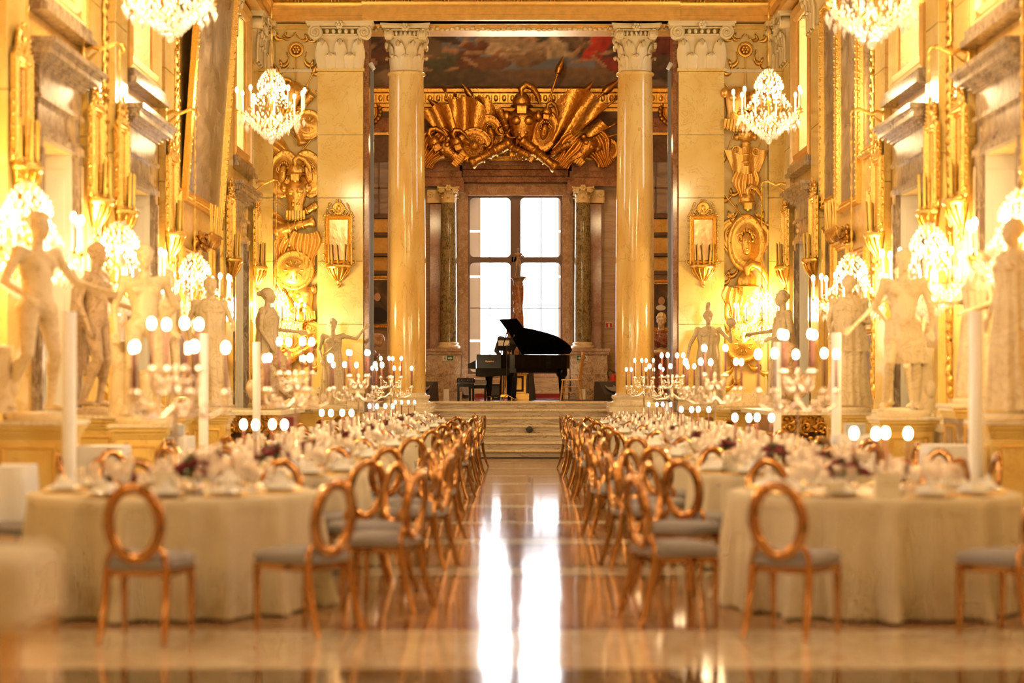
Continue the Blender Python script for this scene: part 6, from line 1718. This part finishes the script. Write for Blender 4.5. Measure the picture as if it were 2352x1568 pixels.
# gilded lectern-like stand with a framed panel, draped behind
g = thing('gilded_stand', 'ochre gilded wooden stand with a framed panel under the piano', 'stand', (PX(1196, 43.6), 43.6, ZS))
m = MB(); m.bbox(-.26, .2, -.16, .16, 0, .14, .01); m.build('foot', MT['gold_paint'], g)
m = MB(); m.bbox(-.24, .13, -.12, .12, .14, .60, .01); m.build('case', MT['gold_paint'], g)
m = MB(); m.frame(.30, .38, [(0, 0), (0, .02), (.02, .03), (.03, .012), (.05, .02), (.05, 0)], .18, -.08); m.build('panel_frame', MT['walnut'], g, (0, -.12, 0))
m = MB(); m.bbox(.02, .19, -.14, .12, .60, .66, .01); m.tube([(.1, -.1, .66), (.16, -.1, .72), (.2, -.1, .8)], .03, 6); m.build('scroll_top', MT['gold'], g)
o = robe([(0, .13, .10, 0, 0), (.4, .09, .08, 0, 0), (.72, .07, .06, 0, 0)], 8, .02, 20).build('dark_cloth', MT['darkgrey'], None, (PX(1218, 44.2), 44.2, ZS)); tag(o, 'dark grey cloth draped behind the gilded stand', 'cloth')
# loudspeakers and monitors
def wedge(x, y, rz, w, label, mt='darkgrey', h=.42):
    t = thing('stage_monitor', label, 'loudspeaker', (x, y, ZS), rz)
    m = MB(); m.prism([(-.2, 0), (.2, 0), (.16, h), (.02, h), (-.2, h*.35)], -w/2, w/2, 'yz'); m.build('cabinet', MT[mt], t)
    m = MB(); m.T = Matrix.Translation((0, -.096, h*.68)) @ Matrix.Rotation(R(-52), 4, 'X'); m.lathe([(.13, 0), (.14, .012), (.12, .01), (.05, -.01), (.01, 0)], 22, axis='y'); m.T = None
    m.build('cone', MT['greysat'], t)
    m = MB(); m.lathe([(.012, 0), (.012, .01)], 8, (w/2-.06, -.19, .08), axis='y'); m.build('socket', MT['silver'], t)
wedge(PX(1397, 39.6), 39.6, R(35), .5, 'black wedge loudspeaker on the stage beside the right column')
wedge(PX(980, 39.6), 39.7, R(-30), .36, 'black wedge loudspeaker on the stage beside the left column')
mo = thing('floor_monitor', 'small black floor monitor with a grey face under the keyboard', 'loudspeaker', (PX(1134, 43), 43.0, ZS))
m = MB(); m.bbox(-.15, .15, -.12, .12, 0, .36, .01); m.build('cabinet', MT['darkgrey'], mo)
m = MB(); m.box(-.13, .13, -.13, -.12, .10, .32); m.build('grille', MT['greysat'], mo)
m = MB(); m.bbox(.01, .09, -.13, -.12, .04, .06, .003); m.build('badge', MT['signwhite'], mo)
for px_, lab in ((1025, 'small white light box at the foot of the left breccia pedestal'), (1338, 'small white light box behind the wooden chair'), (1187, 'small grey box light under the piano')):
    t = thing('light_box', lab, 'lamp', (PX(px_, 44.5), 44.5, ZS)); m = MB(); m.bbox(-.07, .07, -.05, .05, 0, .24, .006); m.build('housing', MT['signwhite'], t); m = MB(); m.box(-.05, .05, -.054, -.05, .03, .2); m.build('front_panel', MT['poleglow'], t)
o = MB(); o.tube([(PX(1215, 41), 41.0, ZS+.008), (PX(1240, 41), 41.4, ZS+.008), (PX(1262, 41), 40.9, ZS+.008), (PX(1290, 41), 41.3, ZS+.008), (PX(1340, 41), 40.6, ZS+.008), (PX(1400, 41), 40.3, ZS+.008)], .008, 6); tag(o.build('cable', MT['cord']), 'black cable lying on the stage floor right of the piano', 'cable')
o = MB(); o.tube([(-1.8, 36.62, .012), (-.6, 36.60, .012), (.5, 36.64, .012), (1.8, 36.6, .012)], .012, 6); tag(o.build('cable', MT['cord']), 'black cable along the foot of the marble steps', 'cable')
for x, y, lab in ((1172, 41.4, 'microphone stand beside the middle piano leg'),):
    t = thing('microphone_stand', lab, 'stand', (PX(x-8, y), y, ZS)); m = MB()
    for i in range(3): a = i*2.1; m.tube([(0, 0, .12), (.2*math.cos(a), .2*math.sin(a), .01)], .008, 5)
    m.build('tripod', MT['silver'], t); m = MB(); m.tube([(0, 0, .1), (0, 0, 1.25)], .007, 6); m.build('pole', MT['darkgrey'], t)
    m = MB(); m.tube([(0, 0, 1.2), (.16, .1, 1.45)], .007, 5); m.ell((.17, .1, 1.46), (.02, .02, .03), 8, 6); m.build('boom', MT['darkgrey'], t)
# spiral red column with a small capital and a statuette before the window
sp = thing('spiral_column', 'slender twisted red marble column with a statuette, before the big window', 'column', (PX(1190, 46.2), 45.35, ZS))
YS = 45.35; top = P(0, 655, YS)[2]-ZS
m = MB(); m.bbox(-.24, .24, -.24, .24, 0, .5, .02); m.bbox(-.20, .20, -.2, .2, .5, .9, .02); m.build('base', MT['brown'], sp)
m = MB(); lo = []
for i in range(70):
    z = .9+(top-.9)*i/69; lo.append([((.12+.018*math.cos(4*(2*PI*j/24)+z*7))*math.cos(2*PI*j/24), (.12+.018*math.cos(4*(2*PI*j/24)+z*7))*math.sin(2*PI*j/24), z) for j in range(24)])
m.loft(lo); m.build('twisted_shaft', MT['redmarble'], sp)
m = MB(); m.lathe([(.11, 0), (.13, .03), (.11, .08), (.16, .16), (.19, .17), (.19, .21)], 16, (0, 0, top)); m.build('capital', MT['bust_dark'], sp)
m = MB(); m.T = Matrix.Translation((0, 0, top+.21)) @ Matrix.Scale(.40, 4); JJ = dict(DEF); JJ.update(eL=(.34, -.05, 1.2), wL=(.36, -.2, 1.42)); body_prims(m, JJ, True, True, True, (True, True), 'bun', hands=False); place('statuette', bake(m, 'statuette', MT['bust_dark'], .012, 1), sp)
# exit signs on the pedestals
def letter_mesh(body, size, mat, parent, loc):
    cu = bpy.data.curves.new('t', 'FONT'); cu.body = body; cu.size = size; cu.extrude = .001
    o = bpy.data.objects.new('t', cu); col.objects.link(o); me = bpy.data.meshes.new_from_object(o.evaluated_get(bpy.context.evaluated_depsgraph_get())); bpy.data.objects.remove(o)
    me.materials.clear(); me.materials.append(MT[mat]); return place('lettering', me, parent, loc, (R(90), 0, 0))
for px_, d, sd in ((1029, 1, 'left'), (1337, -1, 'right')):
    Y = 46.965; X, Z = P(px_, 0, Y)[0], 2.15
    t = thing('exit_sign', 'green and white exit sign with arrow and running figure on the %s pedestal' % sd, 'sign', (X, Y+.22, Z))
    m = MB(); m.box(-.15, .15, -.01, 0, -.07, .07); m.build('plate', MT['signwhite'], t)
    c = .05*d
    m = MB(); m.box(c-.085, c+.085, -.014, -.01, -.06, .06); m.build('green_field', MT['signgreen'], t)
    m = MB(); m.prism([(c+d*.06, 0), (c, .045), (c, .018), (c-d*.06, .018), (c-d*.06, -.018), (c, -.018), (c, -.045)], -.018, -.014); m.build('arrow', MT['signwhite'], t)
    c2 = -.09*d
    m = MB(); m.ell((c2+.01*d, -.016, .04), (.009, .003, .01), 8, 6); m.tube([(c2, -.016, .028), (c2, -.016, -.005), (c2+.02*d, -.016, -.02), (c2+.015*d, -.016, -.045)], .005, 4); m.tube([(c2, -.016, -.005), (c2-.025*d, -.016, -.03)], .005, 4); m.tube([(c2-.02, -.016, .01), (c2, -.016, .024), (c2+.02, -.016, .008)], .004, 4); m.build('running_figure', MT['signgreen'], t)
Y = 45.5; X, _, Z = P(1411, 747, Y)
t = thing('fire_sign', 'small red and white fire equipment sign right of the window', 'sign', (X, YB-.03, P(0, 747, YB)[2])); m = MB(); m.box(-.11, .11, -.01, 0, -.075, .075); m.build('plate', MT['signwhite'], t); m = MB(); m.box(-.09, .09, -.014, -.01, -.06, .06); m.build('red_field', MT['signred'], t); m = MB(); m.box(-.02, .02, -.018, -.014, -.045, .03); m.ell((0, -.016, .035), (.02, .003, .01), 8, 4); m.build('extinguisher_symbol', MT['signwhite'], t)
t = thing('fire_extinguisher', 'red fire extinguisher against the wall behind the right column', 'extinguisher', (P(1409, 0, 46.5)[0], 46.5, ZS))
m = MB(); m.lathe([(.09, 0), (.095, .02), (.095, .50), (.07, .57), (.03, .60), (.03, .63)], 20); m.build('cylinder', MT['signred'], t)
m = MB(); m.tube([(0, 0, .62), (-.02, 0, .68), (-.10, 0, .74), (-.15, 0, .66), (-.13, 0, .5)], .014, 6); m.build('hose', MT['cord'], t); m = MB(); m.bbox(-.02, .05, -.02, .02, .63, .68); m.build('valve', MT['darkgrey'], t); m = MB(); m.box(-.05, .05, -.1, -.094, .2, .38); m.build('label_plate', MT['signwhite'], t)
# cannonball lodged on the steps, with broken marble
t = thing('cannonball', 'dark iron cannonball resting on the fourth marble step', 'ball', (P(1216, 0, 37.6)[0], 37.42, ZS*3/7+.002)); 
m = MB(); m.ell((0, 0, .07), .07, 20, 14); m.build('iron_ball', MT['darkgrey'], t)
m = MB(); r_ = random.Random(2)
for i in range(14): m.octa((r_.uniform(-.05, .2), -.1+r_.uniform(-.01, .03), .015), r_.uniform(.008, .02), .012)
m.build('marble_chips', MT['bust_dark'], t)
# slender steel rails with spotlights at the jambs
for s_ in (-1, 1):
    t = thing('spotlight_rail', 'slender steel rail with a small spotlight, %s jamb' % ('left' if s_ < 0 else 'right'), 'light', (s_*2.96, YE+.1, ZS-.0))
    m = MB(); m.box(-.035, .035, -.02, .02, 0, 6.6); m.build('rail', MT['greysat'], t)
    m = MB(); m.T = Matrix.Translation((0, -.06, 6.68)) @ Matrix.Rotation(R(30*s_), 4, 'Y'); m.lathe([(.04, -.08), (.05, .06), (.045, .07)], 12); m.T = None; m.build('spotlight', MT['signwhite'], t)

t = thing('red_stand', 'narrow dark red upright stand beside the left console table', 'stand', (-3.36, 26.2, 0))
m = MB(); m.bbox(-.08, .08, -.12, .12, .04, 1.02, .008); m.build('panel', MT['signdark'], t); m = MB(); m.bbox(-.13, .13, -.16, .16, 0, .04, .008); m.build('foot', MT['blackmatt'], t)
